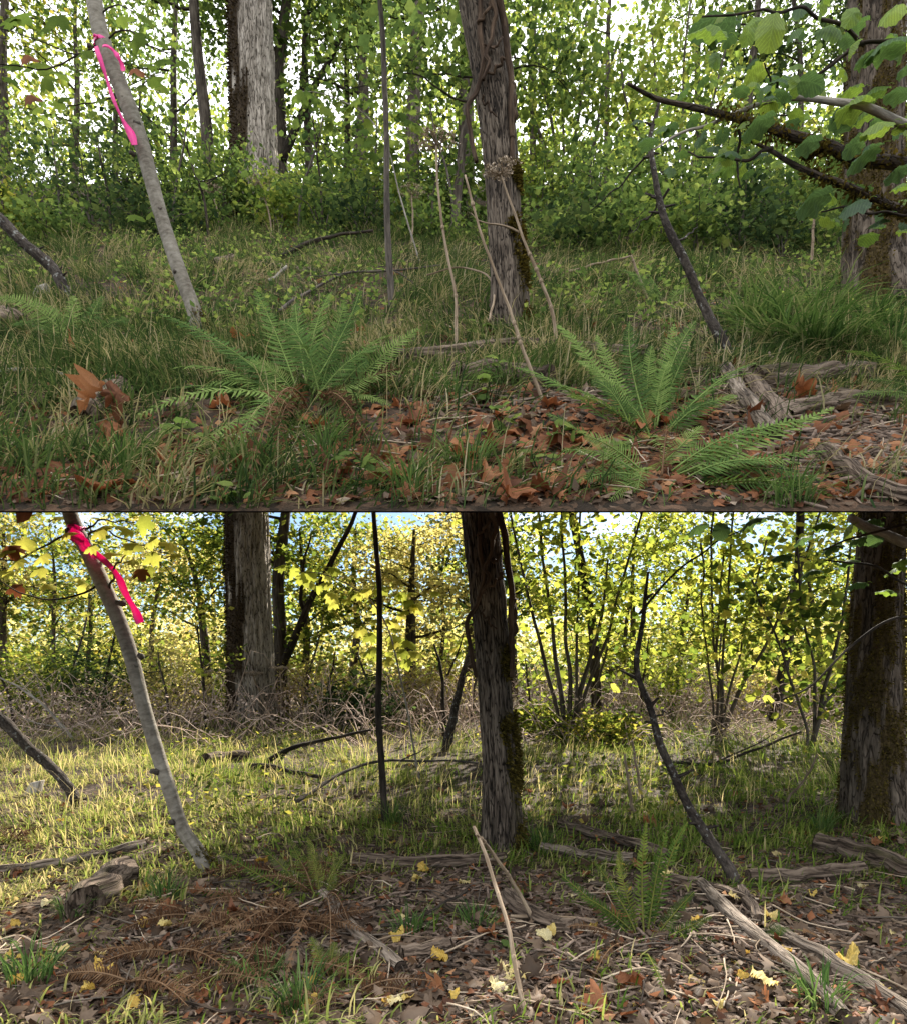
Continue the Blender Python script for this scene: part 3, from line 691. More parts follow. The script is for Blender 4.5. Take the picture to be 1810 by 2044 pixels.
for who in ('u', 'l'):
    d = SAP[who]
    rt = thing('flagging_ribbon', 'pink ribbon tied round sapling' + UB + ', thin long tail' if who == 'u' else 'pink ribbon tied round sapling in lower clearing, tail blowing right', 'ribbon', at(207, 88, d) if who == 'u' else at(152, 1054, d))
    c, wd, tl = ((at(206, 89, d), 43, [[(192, 92, 8), (205, 130, 7), (222, 185, 6), (246, 240, 8), (262, 268, 12), (270, 290, 11)], [(205, 92, 6), (225, 98, 7), (240, 120, 8), (247, 143, 7)]])
        if who == 'u' else (at(153, 1056, d), 44, [[(140, 1058, 16), (158, 1076, 22), (178, 1096, 20), (192, 1116, 8)], [(180, 1095, 14), (215, 1125, 9), (242, 1162, 14), (262, 1205, 15), (281, 1244, 12)]]))
    g = G(); m_ = 28; th = np.arange(m_) / m_ * 2 * np.pi; R_ = pr(wd, d) * .78; hh = .014
    ring = lambda rr, dz: np.stack([c[0] + rr * np.cos(th), c[1] + rr * np.sin(th), c[2] + dz + .006 * np.sin(th * 3) - .01 * np.cos(th) * (1 if who == 'u' else -1) * 0], 1)
    g.add(np.concatenate([ring(R_, -hh), ring(R_, hh), ring(R_ - .003, hh), ring(R_ - .003, -hh)]), np.concatenate([ring_faces(4, m_)]))
    part('band', g, MT['ribbon'], rt)
    g = G(); kx = c + np.array([-.25 * R_ if who == 'u' else 0, -R_ - .006, .002]); tube(g, [kx + [-.016, .004, .008], kx, kx + [.014, 0, -.01]], (.009, .007), 7, 8, .012); part('knot', g, MT['ribbon'], rt)
    for t_ in tl:
        g = G(); strip(g, t_, 0, d, -pr(wd, d) - .02, .5); part('tail', g, MT['ribbon'], rt)

# --- thin poles
def simple_tree(name, label, cat, pts, d0, ws, bark, d1=None, twigs=0, seed=0, leaf=None, low=False, mats=None, group=None, sinkz=.08, m=14, **kw):
    P = sink(px_path(pts, d0, d1), sinkz); rng = np.random.RandomState(seed)
    root = thing(name, label, cat, P[0], group)
    g = G(); Q = tube(g, P, [pr(v, d0) for v in ws], m, 60, kw.get('wob', .012), seed=seed); part('trunk', g, MT[bark], root)
    cs = []
    for k in range(twigs):
        i0 = rng.randint(22, 58); az = rng.uniform(0, 6.28); ln = rng.uniform(.25, .9)
        e = Q[i0] + np.array([math.cos(az), math.sin(az) * .6, rng.uniform(-.1, .7)]) * ln
        tg = G(); tube(tg, [Q[i0], (Q[i0] + e) / 2 + rng.normal(0, .05, 3), e], (.009, .003), 5, 8, .03); part('twig', tg, MT[bark], root)
        cs += [e, (Q[i0] + e) / 2]
    if leaf and cs:
        lf = G(); foliage(lf, cs, rng, kw.get('per', 8), kw.get('spread', .16), kw.get('ls', .1), .5, OVAL, .8); part('foliage', lf, MT[leaf], root, kind='stuff', smooth=False)
    return root, Q
d = du(612); simple_tree('pole_sapling', 'thin grey straight pole sapling left of the middle tree' + UB, 'tree', [(786, 616), (778, 520), (772, 400), (773, 280), (768, 180), (764, 80), (757, -20), (752, -200)], d, [14, 13, 12, 11, 11, 10, 9, 6], 'bark_stem', twigs=0, seed=3)
d = dl(1640); simple_tree('pole_sapling', 'thin dark pole sapling left of the middle tree in lower clearing', 'tree', [(770, 1650), (763, 1540), (755, 1420), (757, 1300), (757, 1180), (750, 1080), (745, 1000), (742, 860)], d, [16, 13, 13, 12, 11, 10, 9, 8], 'bark_dark', seed=4)
# --- leaning lichen-covered snags
def snag(label, pts, d0, d1, ws, branches, seed, name='leaning_snag'):
    root, Q = simple_tree(name, label, 'dead tree', pts, d0, ws, 'bark_lichen', d1, seed=seed, m=12, wob=.06)
    for k, b in enumerate(branches):
        g = G(); tube(g, [at(p[0], p[1], d1 + .1 * (i - 1)) for i, p in enumerate(b[0])], (pr(b[1], d1), .004), 6, 16, .04, seed=k); part('branch', g, MT['bark_lichen'], root)
    rng = np.random.RandomState(seed)
    for k in range(9):
        i0 = rng.randint(5, 55); g = G(); e = Q[i0] + np.array([rng.choice([-1, 1]) * rng.uniform(.05, .11), rng.uniform(-.05, .05), rng.uniform(0, .07)])
        tube(g, [Q[i0], e], (.014, .006), 5, 4); part('stub', g, MT['bark_lichen'], root)
d = du(720); snag('leaning dark lichen covered snag right of ferns' + UB, [(1464, 726), (1440, 680), (1412, 625), (1380, 560), (1345, 490), (1320, 425), (1306, 350), (1302, 280), (1310, 215)], d, d + .5, [25, 22, 19, 17, 17, 15, 12, 10, 6],
    [([(1312, 300), (1270, 330), (1235, 370), (1180, 420)], 5), ([(1335, 380), (1310, 410), (1260, 470)], 6), ([(1345, 490), (1375, 470), (1390, 455)], 5)], 81)
d = dl(1768); snag('leaning dark lichen covered snag right of the fern in lower clearing', [(1474, 1772), (1458, 1745), (1430, 1700), (1400, 1650), (1365, 1580), (1320, 1490), (1292, 1420), (1272, 1340), (1280, 1220), (1290, 1140)], d, d + .6, [25, 25, 21, 20, 18, 17, 15, 13, 10, 6],
    [([(1282, 1220), (1340, 1150), (1420, 1090), (1500, 1050)], 6), ([(1300, 1440), (1320, 1420), (1330, 1425)], 5)], 82)
d = du(612); snag('dark broken lichen covered branch leaning in from left edge' + UB, [(158, 614), (120, 560), (80, 515), (40, 480), (0, 440), (-60, 400), (-120, 350)], d, d, [22, 22, 22, 20, 22, 20, 16], [], 83, 'leaning_branch')
d = dl(1608); snag('dark broken lichen covered branch leaning in from left edge of lower clearing', [(160, 1612), (140, 1580), (95, 1530), (50, 1490), (0, 1440), (-60, 1390), (-110, 1350)], d, d, [16, 20, 20, 20, 22, 20, 16], [], 84, 'leaning_branch')

# ------------------------------------------------------------------ backdrop trees, upper bank
# (survey column, base row, trunk width px, height m, lean px, leaf, label)
BU = [
 (8, 430, 26, 7, 0, 'leaf_mid', 'slim dark trunk with mixed leaves at far left edge'),
 (150, 425, 14, 6, 10, 'leaf_mid', 'thin tree with reddish tinged leaves behind ribboned sapling'),
 (232, 428, 12, 6, -8, 'leaf_green', 'thin straight tree just right of the pink ribbon tail'),
 (345, 432, 16, 7, 20, 'leaf_green', 'slender leafy tree between ribboned sapling and wide grey trunk'),
 (425, 436, 26, 8, -75, 'leaf_green', 'dark tree leaning left close behind wide grey trunk'),
 (620, 425, 18, 7, -20, 'leaf_green', 'slim dark tree right of the forked tree'),
 (715, 430, 30, 5, 8, 'leaf_green', 'short ivy wrapped trunk left of the thin pole sapling'),
 (822, 432, 32, 8, 15, 'leaf_green', 'mossy mid size trunk between pole sapling and middle tree'),
 (690, 420, 14, 8, 30, 'leaf_lime', 'light green leafy tree in gap left of pole sapling'),
 (905, 470, 20, 4, 60, 'leaf_green', 'dark leaning trunk just left of the middle tree'),
 (930, 420, 36, 8, -5, 'leaf_dark', 'dark ivy covered trunk hidden behind the middle tree'),
 (1060, 420, 14, 8, 20, 'leaf_lime', 'bright leafy tree just right of the middle tree'),
 (1210, 425, 12, 8, 0, 'leaf_lime', 'thin bright leafy tree in the centre right backdrop'),
 (1390, 425, 14, 8, 20, 'leaf_green', 'leafy tree behind the leaning snag'),
 (1480, 430, 18, 7, 40, 'leaf_green', 'leafy tree behind the mossy overhead branch'),
 (1600, 430, 14, 7, -20, 'leaf_dark', 'dark leafy tree left of the mossy right trunk'),
 (1690, 425, 14, 8, 0, 'leaf_green', 'leafy tree peeping past left side of mossy right trunk'),
 (1830, 430, 20, 8, 0, 'leaf_lime', 'light leafy tree at far right edge'),
 (-120, 430, 20, 8, 0, 'leaf_green', 'leafy tree beyond the left edge of the picture'),
]
for k, (px, py, wp, ht, ln, leaf, lab) in enumerate(BU):
    rng = np.random.RandomState(100 + k)
    d = du(py) + rng.uniform(.2, 4.5 if k not in (4, 6, 7, 9) else .4)
    x = (px - CX) / FPX * d; b = np.array([x, d, float(Gu(x, d)) - .15])
    ht *= 1.15; lx = ln / FPX * d
    P = [b, b + [lx * .15, 0, ht * .2], b + [lx * .4 + rng.uniform(-.1, .1), 0, ht * .45], b + [lx * .75 + rng.uniform(-.15, .15), .1, ht * .7], b + [lx * 1.1, 0, ht]]
    r0 = pr(wp, d)
    tree('leafy_tree', lab + UB, 'tree', P, [r0, r0 * .9, r0 * .75, r0 * .5, r0 * .15], 'bark_dark', leaf, limbs=10, rad=2.3, t0=.18 if wp < 18 else .48, sprays=9 if px > 400 else 6, per=27 if px > 400 else 19, spread=.36, lsize=.112, seed=100 + k, tilt=.8)
rng = np.random.RandomState(29); N = 17000; d = rng.uniform(17, CREST + 1, N); x = rng.uniform(-.8, .8, N) * d; n_ = fbm(x * .55, d * .2, 15); z = rng.uniform(0, 1, N) ** .7 * np.clip(1.2 + 9.5 * (n_ - .28), .6, 6.5)
g = G(); scatter(g, DIAM, np.stack([x, d, Gu(x, d) + z], 1), rot_frames(N, rng, .9), .2 * rng.uniform(.5, 1.3, N), np.clip(n_ + .1 + rng.normal(0, .2, N), 0, 1))
single('far_thicket', g, MT['leaf_lime'], 'pale yellow green thicket far back along the crest' + UB, 'thicket', (0, 0, 0), kind='stuff', smooth=False)
# the forked dark tree behind the wide grey trunk, upper and lower
for who in ('u', 'l'):
    d = du(432) + .8 if who == 'u' else dl(1432) + .6
    oy = 0 if who == 'u' else 1010
    x = (562 - CX) / FPX * d; zb = float((Gu if who == 'u' else Gl)(x, d)) - .1
    P = [np.array([x, d, zb])] + [at(px, py + oy, d) for px, py in ((561, 340), (560, 250), (556, 150), (566, 60), (575, -30), (578, -130))]
    root, _ = tree('forked_tree', 'dark forked tree directly right of wide grey trunk' + (UB if who == 'u' else ' in lower clearing'), 'tree', P, [pr(v, d) for v in (34, 28, 26, 24, 22, 18, 12)], 'bark_dark', 'leaf_green' if who == 'u' else 'leaf_mid', limbs=8, rad=2.2, t0=.5, sprays=9, per=20, seed=150, lsize=.13, low=who == 'l')
    for pts, ww in (([(565, 320), (590, 262), (612, 205), (645, 140), (690, 60), (720, -10)], 18), ([(612, 215), (600, 180), (605, 120), (622, 60)], 9)):
        g = G(); tube(g, [at(p[0], p[1] + oy, d - .1) for p in pts], (pr(ww, d), pr(ww * .4, d)), 8, 24, .05); part('limb', g, MT['bark_dark'], root)

# ------------------------------------------------------------------ shrubs
def shrub(label, base, hgt, rad, leaf, n_spray, per, ls, seed, stems=6, bark='bark_stem', group=None, name='shrub', spread=.2, flat=.6, z0=.1):
    rng = np.random.RandomState(seed); root = thing(name, label, 'shrub', base, group); base = np.array(base)
    cs = []
    for s in range(stems):
        az = rng.uniform(0, 6.28); e = base + np.array([math.cos(az) * rad * rng.uniform(.3, 1), math.sin(az) * rad * rng.uniform(.3, 1), hgt * rng.uniform(.6, 1)])
        g = G(); Q = tube(g, [base - [0, 0, .05], (base + e) / 2 + [0, 0, hgt * .15], e], (.014, .004), 5, 12, .05, seed=s + seed); part('stem', g, MT[bark], root); cs += list(Q[4:])
    th = rng.uniform(0, 6.28, n_spray) + .0; rr = np.sqrt(rng.uniform(0, 1, n_spray)) * rad; zz = rng.uniform(z0, 1, n_spray)
    pr_ = np.sqrt(np.clip(1 - (zz - .35) ** 2 * 1.6, .1, 1))
    pos = base + np.stack([np.cos(th) * rr * pr_, np.sin(th) * rr * pr_, zz * hgt * (1 - .25 * (rr / rad) ** 2) * (.65 + .75 * vn(np.cos(th) * rr * 2.2 + seed, np.sin(th) * rr * 2.2 + 9, seed))], 1)
    cs = np.concatenate([pos, np.array(cs)[::2]])
    lf = G(); foliage(lf, cs, rng, per, spread, ls, flat, DIAM, .7); part('foliage', lf, MT[leaf], root, kind='stuff', smooth=False)
    return root
SU = [(-60, 436, 1.6, 1.5, 'leaf_mid', 'mixed green shrub at far left edge'), (70, 450, 1.5, 1.3, 'leaf_green', 'green shrub left of the dark evergreen shrub'), (190, 462, 1.75, 1.5, 'leaf_dark', 'dark evergreen shrub behind the ribboned sapling'),
 (265, 452, 1.5, 1.0, 'leaf_dark', 'dark dense shrub just right of the ribboned sapling'), (355, 448, 1.5, 1.2, 'leaf_green', 'green shrub left of wide grey trunk'), (445, 452, 1.1, .9, 'leaf_green', 'low shrub at left foot of wide grey trunk'),
 (470, 446, 1.3, .45, 'leaf_lime', 'tall sparse lime green shrub in front of wide grey trunk'), (600, 446, 1.0, .8, 'leaf_green', 'leafy shrub at right foot of wide grey trunk'), (680, 442, 1.7, 1.1, 'leaf_green', 'shrub under the fork of the dark tree'), (745, 452, 1.2, .9, 'leaf_lime', 'light shrub behind the pole sapling'),
 (835, 440, 1.0, 1.0, 'leaf_lime', 'pale green shrub round the mossy mid size trunk'), (905, 448, 1.5, .9, 'leaf_green', 'shrub left behind the middle tree'), (1075, 445, 1.7, 1.0, 'leaf_lime', 'bright shrub right behind the middle tree'), (1170, 470, 1.5, 1.1, 'leaf_green', 'leafy shrub between middle tree and leaning snag'),
 (1270, 478, 1.6, 1.1, 'leaf_green', 'leafy shrub just left of the leaning snag'), (1400, 470, 2.0, 1.4, 'leaf_green', 'big leafy shrub right of the leaning snag'), (1520, 480, 1.9, 1.3, 'leaf_green', 'leafy shrub under the mossy overhead branch'), (1620, 490, 1.6, 1.1, 'leaf_green', 'leafy shrub left of the mossy right trunk'), (1700, 470, 2.0, 1.3, 'leaf_green', 'shrub behind the mossy right trunk'), (1850, 470, 2.0, 1.5, 'leaf_lime', 'lime shrub at far right edge')]
for k, (px, py, hg, rd, leaf, lab) in enumerate(SU):
    shrub(lab + UB, up(px, py), hg * np.random.RandomState(k + 5).uniform(.75, 1.3), rd, leaf, int(75 * rd), 13, .092 if leaf != 'leaf_dark' else .075, 200 + k, z0=.02, stems=9)

LS = [(20, 476, 'leaf_mid', 'low green shrub at left edge of the grass'), (105, 486, 'leaf_green', 'low shrub behind the dark leaning branch'), (300, 476, 'leaf_dark', 'low dark shrub right of ribboned sapling'), (395, 468, 'leaf_green', 'low leafy patch left of wide grey trunk'), (560, 464, 'leaf_lime', 'low pale plant patch right of wide grey trunk'), (650, 472, 'leaf_green', 'low leafy shrub above the curved dead branch'), (725, 478, 'leaf_dark', 'low dark shrub left of pole sapling'), (870, 482, 'leaf_green', 'low shrub left of leaning dark trunk'), (1090, 492, 'leaf_green', 'low shrub right of middle tree'), (1150, 505, 'leaf_dark', 'low dark shrub right of middle tree, nearer'), (1235, 512, 'leaf_green', 'low leafy shrub left of leaning snag'), (1310, 500, 'leaf_lime', 'low lime shrub behind leaning snag'), (1390, 508, 'leaf_green', 'low leafy shrub right of leaning snag'), (1470, 500, 'leaf_dark', 'low dark shrub under mossy bough'), (1560, 515, 'leaf_dark', 'dark shrub at edge of long grass'), (1650, 505, 'leaf_green', 'low shrub left foot of mossy right trunk')]
for k, (px, py, leaf, lab) in enumerate(LS):
    q = np.random.RandomState(k + 40); shrub(lab + UB, up(px, py), q.uniform(.45, .95), q.uniform(.45, .8), leaf, int(q.uniform(28, 48)), 16, .085, 700 + k, stems=4)
# ------------------------------------------------------------------ backdrop of the lower clearing
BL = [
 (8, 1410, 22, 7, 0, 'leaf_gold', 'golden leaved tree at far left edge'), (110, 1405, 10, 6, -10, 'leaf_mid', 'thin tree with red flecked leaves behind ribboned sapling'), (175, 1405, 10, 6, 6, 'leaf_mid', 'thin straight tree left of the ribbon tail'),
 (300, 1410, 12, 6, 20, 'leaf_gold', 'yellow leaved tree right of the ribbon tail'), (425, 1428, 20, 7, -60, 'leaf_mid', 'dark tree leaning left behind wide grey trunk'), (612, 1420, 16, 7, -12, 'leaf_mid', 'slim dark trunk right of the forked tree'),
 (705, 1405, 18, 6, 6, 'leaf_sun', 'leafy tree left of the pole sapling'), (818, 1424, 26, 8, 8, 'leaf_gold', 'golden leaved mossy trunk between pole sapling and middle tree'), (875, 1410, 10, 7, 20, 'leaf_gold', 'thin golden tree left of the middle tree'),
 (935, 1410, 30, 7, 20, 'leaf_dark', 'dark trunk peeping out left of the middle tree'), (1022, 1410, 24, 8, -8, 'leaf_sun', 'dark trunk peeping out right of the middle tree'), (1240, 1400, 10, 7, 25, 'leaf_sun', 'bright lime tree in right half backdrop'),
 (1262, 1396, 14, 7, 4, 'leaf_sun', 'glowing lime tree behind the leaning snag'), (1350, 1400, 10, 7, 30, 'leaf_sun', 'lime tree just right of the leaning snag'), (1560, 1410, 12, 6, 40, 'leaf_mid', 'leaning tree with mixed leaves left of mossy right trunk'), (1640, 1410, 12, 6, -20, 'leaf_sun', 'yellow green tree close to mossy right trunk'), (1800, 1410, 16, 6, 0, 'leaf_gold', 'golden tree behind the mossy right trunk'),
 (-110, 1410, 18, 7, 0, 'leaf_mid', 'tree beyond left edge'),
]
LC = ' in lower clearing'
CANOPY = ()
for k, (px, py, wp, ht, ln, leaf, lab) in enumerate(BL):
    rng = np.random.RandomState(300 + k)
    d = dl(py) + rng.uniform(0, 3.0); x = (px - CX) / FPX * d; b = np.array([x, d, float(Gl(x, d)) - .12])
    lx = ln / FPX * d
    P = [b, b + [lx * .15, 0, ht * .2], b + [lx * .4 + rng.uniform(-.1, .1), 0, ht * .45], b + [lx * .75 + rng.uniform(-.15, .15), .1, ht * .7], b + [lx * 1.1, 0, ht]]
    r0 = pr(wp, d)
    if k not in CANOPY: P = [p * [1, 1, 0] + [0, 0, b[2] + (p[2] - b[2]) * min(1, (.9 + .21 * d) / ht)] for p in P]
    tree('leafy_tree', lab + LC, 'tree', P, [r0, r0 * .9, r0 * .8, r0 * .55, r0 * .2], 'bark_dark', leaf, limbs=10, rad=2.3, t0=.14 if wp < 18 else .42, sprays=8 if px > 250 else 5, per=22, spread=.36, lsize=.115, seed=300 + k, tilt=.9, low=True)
# two added trees, their out-of-view crowns shaped to shade the lower foreground
for k, (px, py, dx, leaf, lab) in enumerate([(1195, 1452, -60, 'leaf_mid', 'added leaning tree with unseen shading crown between the two stem clumps'), (1540, 1450, 60, 'leaf_mid', 'added tall tree with unseen shading crown right of the stem fan')]):
    rng = np.random.RandomState(350 + k); d = dl(py); b = lo(px, py, -.1); e = at(px + dx, 990, d)
    root = thing('shade_tree', lab + LC, 'tree', b); g = G(); Q = tube(g, [b, (b + e) / 2 + [.1, 0, 0], e, e + [0, -.3, 1.6]], (.10, .05), 12, 40, .06, seed=k); part('trunk', g, MT['bark_dark'], root); cs = []
    for q_ in range(12):
        s_ = Q[rng.randint(28, 40)]; e2 = np.array([s_[0] + rng.uniform(-2.9, 2.9), s_[1] + rng.uniform(-1.2, 1.6), 0]); e2[2] = min(1.5 + .32 * e2[1] + rng.uniform(0, 2.4), LIP + (e2[1] - EDGE) * .745 - .5)
        g = G(); LQ = tube(g, [s_, (s_ + e2) / 2 + [0, 0, .25], e2], (.035, .008), 6, 16, .08, seed=q_); part('limb', g, MT['bark_dark'], root)
        cs += list(LQ[rng.randint(4, 16, 30)] + rng.normal(0, .35, (30, 3)))
    cs = np.array(cs); cs = clamp_under(cs + [0, 0, .3]) - [0, 0, .3]; cs = cs[(cs[:, 2] > 1.5 + .262 * cs[:, 1]) & (cs[:, 0] - .404 * (cs[:, 1] - 3.5) > -1.3) & (cs[:, 2] - .727 * (cs[:, 1] - 3.4) - .2 < .45)]
    lf = G(); foliage(lf, cs, rng, 26, .3, .15, .45, OVAL, .7); part('foliage', lf, MT[leaf], root, kind='stuff', smooth=False)
# far row closing the horizon
FR = ['golden', 'yellow green', 'olive', 'pale golden', 'dull green', 'lime']
for k in range(16):
    rng = np.random.RandomState(400 + k); px = -150 + k * 140 + rng.uniform(-40, 40); d = 30 + rng.uniform(-3, 12)
    x = (px - CX) / FPX * d; b = np.array([x, d, float(Gl(x, d)) - .1]); ht = rng.uniform(5, 7.5)
    near = ['left picture edge', 'left of ribboned sapling', 'ribboned sapling', 'ribbon tail', 'leaning dark tree', 'wide grey trunk', 'forked tree', 'pole sapling', 'golden mossy trunk', 'middle tree', 'first stem clump', 'leaning snag', 'second stem clump', 'right stem clump', 'mossy right trunk', 'right picture edge'][k]
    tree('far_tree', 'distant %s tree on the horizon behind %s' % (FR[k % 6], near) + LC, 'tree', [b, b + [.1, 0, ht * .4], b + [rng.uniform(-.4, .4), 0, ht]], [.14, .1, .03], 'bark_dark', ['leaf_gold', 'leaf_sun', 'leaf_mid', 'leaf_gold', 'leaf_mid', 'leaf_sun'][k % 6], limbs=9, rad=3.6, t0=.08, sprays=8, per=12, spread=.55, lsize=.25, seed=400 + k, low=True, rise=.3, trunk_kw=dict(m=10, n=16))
rng = np.random.RandomState(19)
for nm, lab_, mt, N, d0, d1, hh in (('far_wood', 'far off golden thicket closing the horizon' + LC, 'leaf_gold', 20000, 22, 44, 3.2), ('far_brush', 'far off olive green brush in front of golden thicket' + LC, 'leaf_mid', 13000, 19, 34, 1.8)):
    d = rng.uniform(d0, d1, N); x = rng.uniform(-.85, .85, N) * d; n_ = fbm(x * .45, d * .3, 13); z = rng.uniform(0, 1, N) ** .8 * hh * (.35 + 1.3 * n_)
    g = G(); scatter(g, DIAM, np.stack([x, d, Gl(x, d) + z], 1), rot_frames(N, rng, .9), .24 * rng.uniform(.5, 1.3, N), np.clip(n_ + rng.normal(0, .2, N), 0, 1))
    single(nm, g, MT[mt], lab_, 'thicket', (0, 0, 0), kind='stuff', smooth=False)
# hazel stem clumps
def clump(label, base, stems, leaf, seed, low, tall=True, wpx=12):
    rng = np.random.RandomState(seed); base = np.array(base); root = thing('stem_clump', label, 'shrub', base); d = base[1]; cs = []
    for k, pts in enumerate(stems):
        g = G(); P = [base + [(k - len(stems) / 2) * .04, rng.uniform(-.1, .1), -.06]] + [at(p[0], p[1], d + rng.uniform(-.15, .15)) for p in pts]
        Q = tube(g, P, (pr(wpx * rng.uniform(.5, 1.1), d), pr(4, d)), 8, 30, .05, seed=seed + k); part('stem', g, MT['bark_stem'], root)
        q = Q[rng.randint(14, 30, 13)]; cs += list(q + rng.normal(0, .38, q.shape) * [1, .8, .8])
    cs = np.array(cs)
    if low: cs = clamp_under(cs + [0, 0, .3]) - [0, 0, .3]
    lf = G(); foliage(lf, cs, rng, 19, .3, .12, .5, OVAL, .9); part('foliage', lf, MT[leaf], root, kind='stuff', smooth=False)
clump('cluster of slim bare stems right of middle tree' + LC, lo(1135, 1468), [[(1100, 1380), (1080, 1290), (1055, 1200), (1030, 1090), (1010, 980)], [(1118, 1390), (1105, 1300), (1095, 1200), (1080, 1080), (1060, 960)], [(1135, 1380), (1130, 1280), (1128, 1150), (1120, 1000)], [(1150, 1370), (1152, 1250), (1155, 1120), (1160, 980)], [(1165, 1390), (1195, 1310), (1225, 1220), (1260, 1100), (1290, 990)], [(1155, 1400), (1175, 1320), (1200, 1230), (1215, 1120)]], 'leaf_sun', 501, True)
clump('fan of slim straight stems right of leaning snag' + LC, lo(1432, 1474), [[(1420, 1400), (1408, 1300), (1402, 1200), (1400, 1080)], [(1430, 1390), (1425, 1280), (1420, 1150), (1425, 1000)], [(1440, 1380), (1445, 1280), (1455, 1150), (1465, 1000)], [(1452, 1390), (1475, 1300), (1500, 1200), (1530, 1080)], [(1465, 1400), (1510, 1320), (1550, 1240), (1600, 1130), (1640, 1020)], [(1435, 1370), (1430, 1250), (1445, 1100)]], 'leaf_sun', 502, True, wpx=9)
clump('tangled dark stems left of mossy right trunk' + LC, lo(1615, 1500), [[(1640, 1420), (1690, 1340), (1720, 1290)], [(1600, 1420), (1570, 1330), (1540, 1250), (1500, 1160)], [(1625, 1420), (1620, 1330), (1600, 1200), (1590, 1080)], [(1640, 1400), (1665, 1300), (1690, 1180), (1700, 1080)]], 'leaf_mid', 503, True, wpx=10)
clump('pair of lichen stems right of middle tree' + UB, up(1130, 442), [[(1105, 380), (1090, 300), (1060, 220), (1030, 120), (1000, 20)], [(1120, 370), (1105, 290), (1090, 200), (1070, 90), (1060, -20)], [(1115, 400), (1125, 320), (1120, 200), (1115, 60)], [(1128, 390), (1145, 300), (1160, 180), (1170, 40)], [(1135, 380), (1180, 300), (1200, 200), (1230, 80)]], 'leaf_lime', 504, False)
clump('thin green stems behind leaning snag' + UB, up(1350, 450), [[(1330, 380), (1315, 280), (1310, 180), (1300, 60)], [(1350, 360), (1360, 260), (1365, 120), (1380, 0)], [(1360, 380), (1390, 300), (1420, 200), (1450, 90)], [(1345, 380), (1290, 300), (1250, 200), (1230, 90)]], 'leaf_lime', 505, False, wpx=7)
# understory shrubs of the lower clearing
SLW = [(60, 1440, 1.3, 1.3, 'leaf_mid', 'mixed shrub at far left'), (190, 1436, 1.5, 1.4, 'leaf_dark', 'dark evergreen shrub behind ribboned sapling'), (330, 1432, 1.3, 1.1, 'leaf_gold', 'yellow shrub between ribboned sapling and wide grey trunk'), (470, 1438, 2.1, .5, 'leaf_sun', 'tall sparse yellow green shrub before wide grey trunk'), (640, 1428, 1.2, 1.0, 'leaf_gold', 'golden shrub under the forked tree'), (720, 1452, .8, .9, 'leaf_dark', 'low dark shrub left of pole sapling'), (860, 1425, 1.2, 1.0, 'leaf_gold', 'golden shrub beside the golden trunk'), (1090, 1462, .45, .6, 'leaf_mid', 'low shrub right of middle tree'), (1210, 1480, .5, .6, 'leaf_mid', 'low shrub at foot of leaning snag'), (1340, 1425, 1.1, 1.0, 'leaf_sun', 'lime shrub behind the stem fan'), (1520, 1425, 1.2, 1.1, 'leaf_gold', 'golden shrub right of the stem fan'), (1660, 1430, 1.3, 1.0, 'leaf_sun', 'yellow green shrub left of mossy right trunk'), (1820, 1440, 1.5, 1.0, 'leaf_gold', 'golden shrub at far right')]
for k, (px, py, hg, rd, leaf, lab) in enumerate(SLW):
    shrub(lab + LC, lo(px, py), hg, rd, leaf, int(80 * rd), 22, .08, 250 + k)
# bare bramble thicket along the back of the lower clearing
rng = np.random.RandomState(9); g = G()
for k in range(1900):
    d = rng.uniform(9.8, 19); x = rng.uniform(-.8, .8) * d; b = np.array([x, d, float(Gl(x, d)) - .03])
    az = rng.uniform(0, 6.28); ln = rng.uniform(.5, 1.6); hh = rng.uniform(.3, 1.25) * min(1, .4 + (d - 9.8) * .25)
    e = b + np.array([math.cos(az) * ln, math.sin(az) * ln * .6, hh * rng.uniform(0, .8)])
    tube(g, [b, (b + e) / 2 + [0, 0, hh * .7], e], (.009, .004), 3, 7, .08, cap=False, a=rng.uniform(0, 1), seed=k)
N = 9000; d = rng.uniform(10.5, 19, N); x = rng.uniform(-.8, .8, N) * d
scatter(g, DIAM, np.stack([x, d, Gl(x, d) + rng.uniform(.05, .7, N)], 1), rot_frames(N, rng, .9), rng.uniform(.03, .08, N), rng.uniform(.3, 1, N))
single('bramble_thicket', g, MT['cane'], 'pinkish brown bare bramble thicket along back of lower clearing', 'brambles', (0, 0, 0), kind='stuff', smooth=False)

# ------------------------------------------------------------------ hazel boughs with big leaves, right
HZ = [fan(hazel_outline(i), -.18 - .1 * (i % 3), (0, .5, .04)) for i in range(5)]
def sub(tpl):
    """one midpoint subdivision of a triangle fan so that a leaf can crumple"""
    V, F = list(map(tuple, tpl[0])), []; mid = {}
    def mp_(a, b):
        k = (min(a, b), max(a, b))
        if k not in mid: V.append(tuple((np.array(V[a]) + np.array(V[b])) / 2)); mid[k] = len(V) - 1
        return mid[k]
    for a, b, c in tpl[1]:
        ab, bc, ca = mp_(a, b), mp_(b, c), mp_(c, a); F += [(a, ab, ca), (ab, b, bc), (ca, bc, c), (ab, bc, ca)]
    return np.array(V), np.array(F)
def wave(tpl, sd_):
    q = np.random.RandomState(sd_); V, F = sub(tpl); V = V.copy()
    V[:, 2] += .035 * np.sin(V[:, 1] * 13 + np.abs(V[:, 0]) * 6 + q.uniform(0, 6)) * (np.abs(V[:, 0]) * 3) - .28 * (V[:, 1] - .3) ** 2 * q.uniform(.2, 1.4) - .12 * np.abs(V[:, 0]) * q.uniform(-.5, 2)
    return V, F
HZM = [leaf_mesh('leaf', wave(HZ[i % 5], i), 'leaf_hazel', t_, -.12, i, .22) for i, t_ in enumerate((.05, .25, .5, .75, .95, .15, .85, .4))]
d = 4.3; x = (1990 - CX) / FPX * d; hb = np.array([x, d, float(Gu(x, d))])
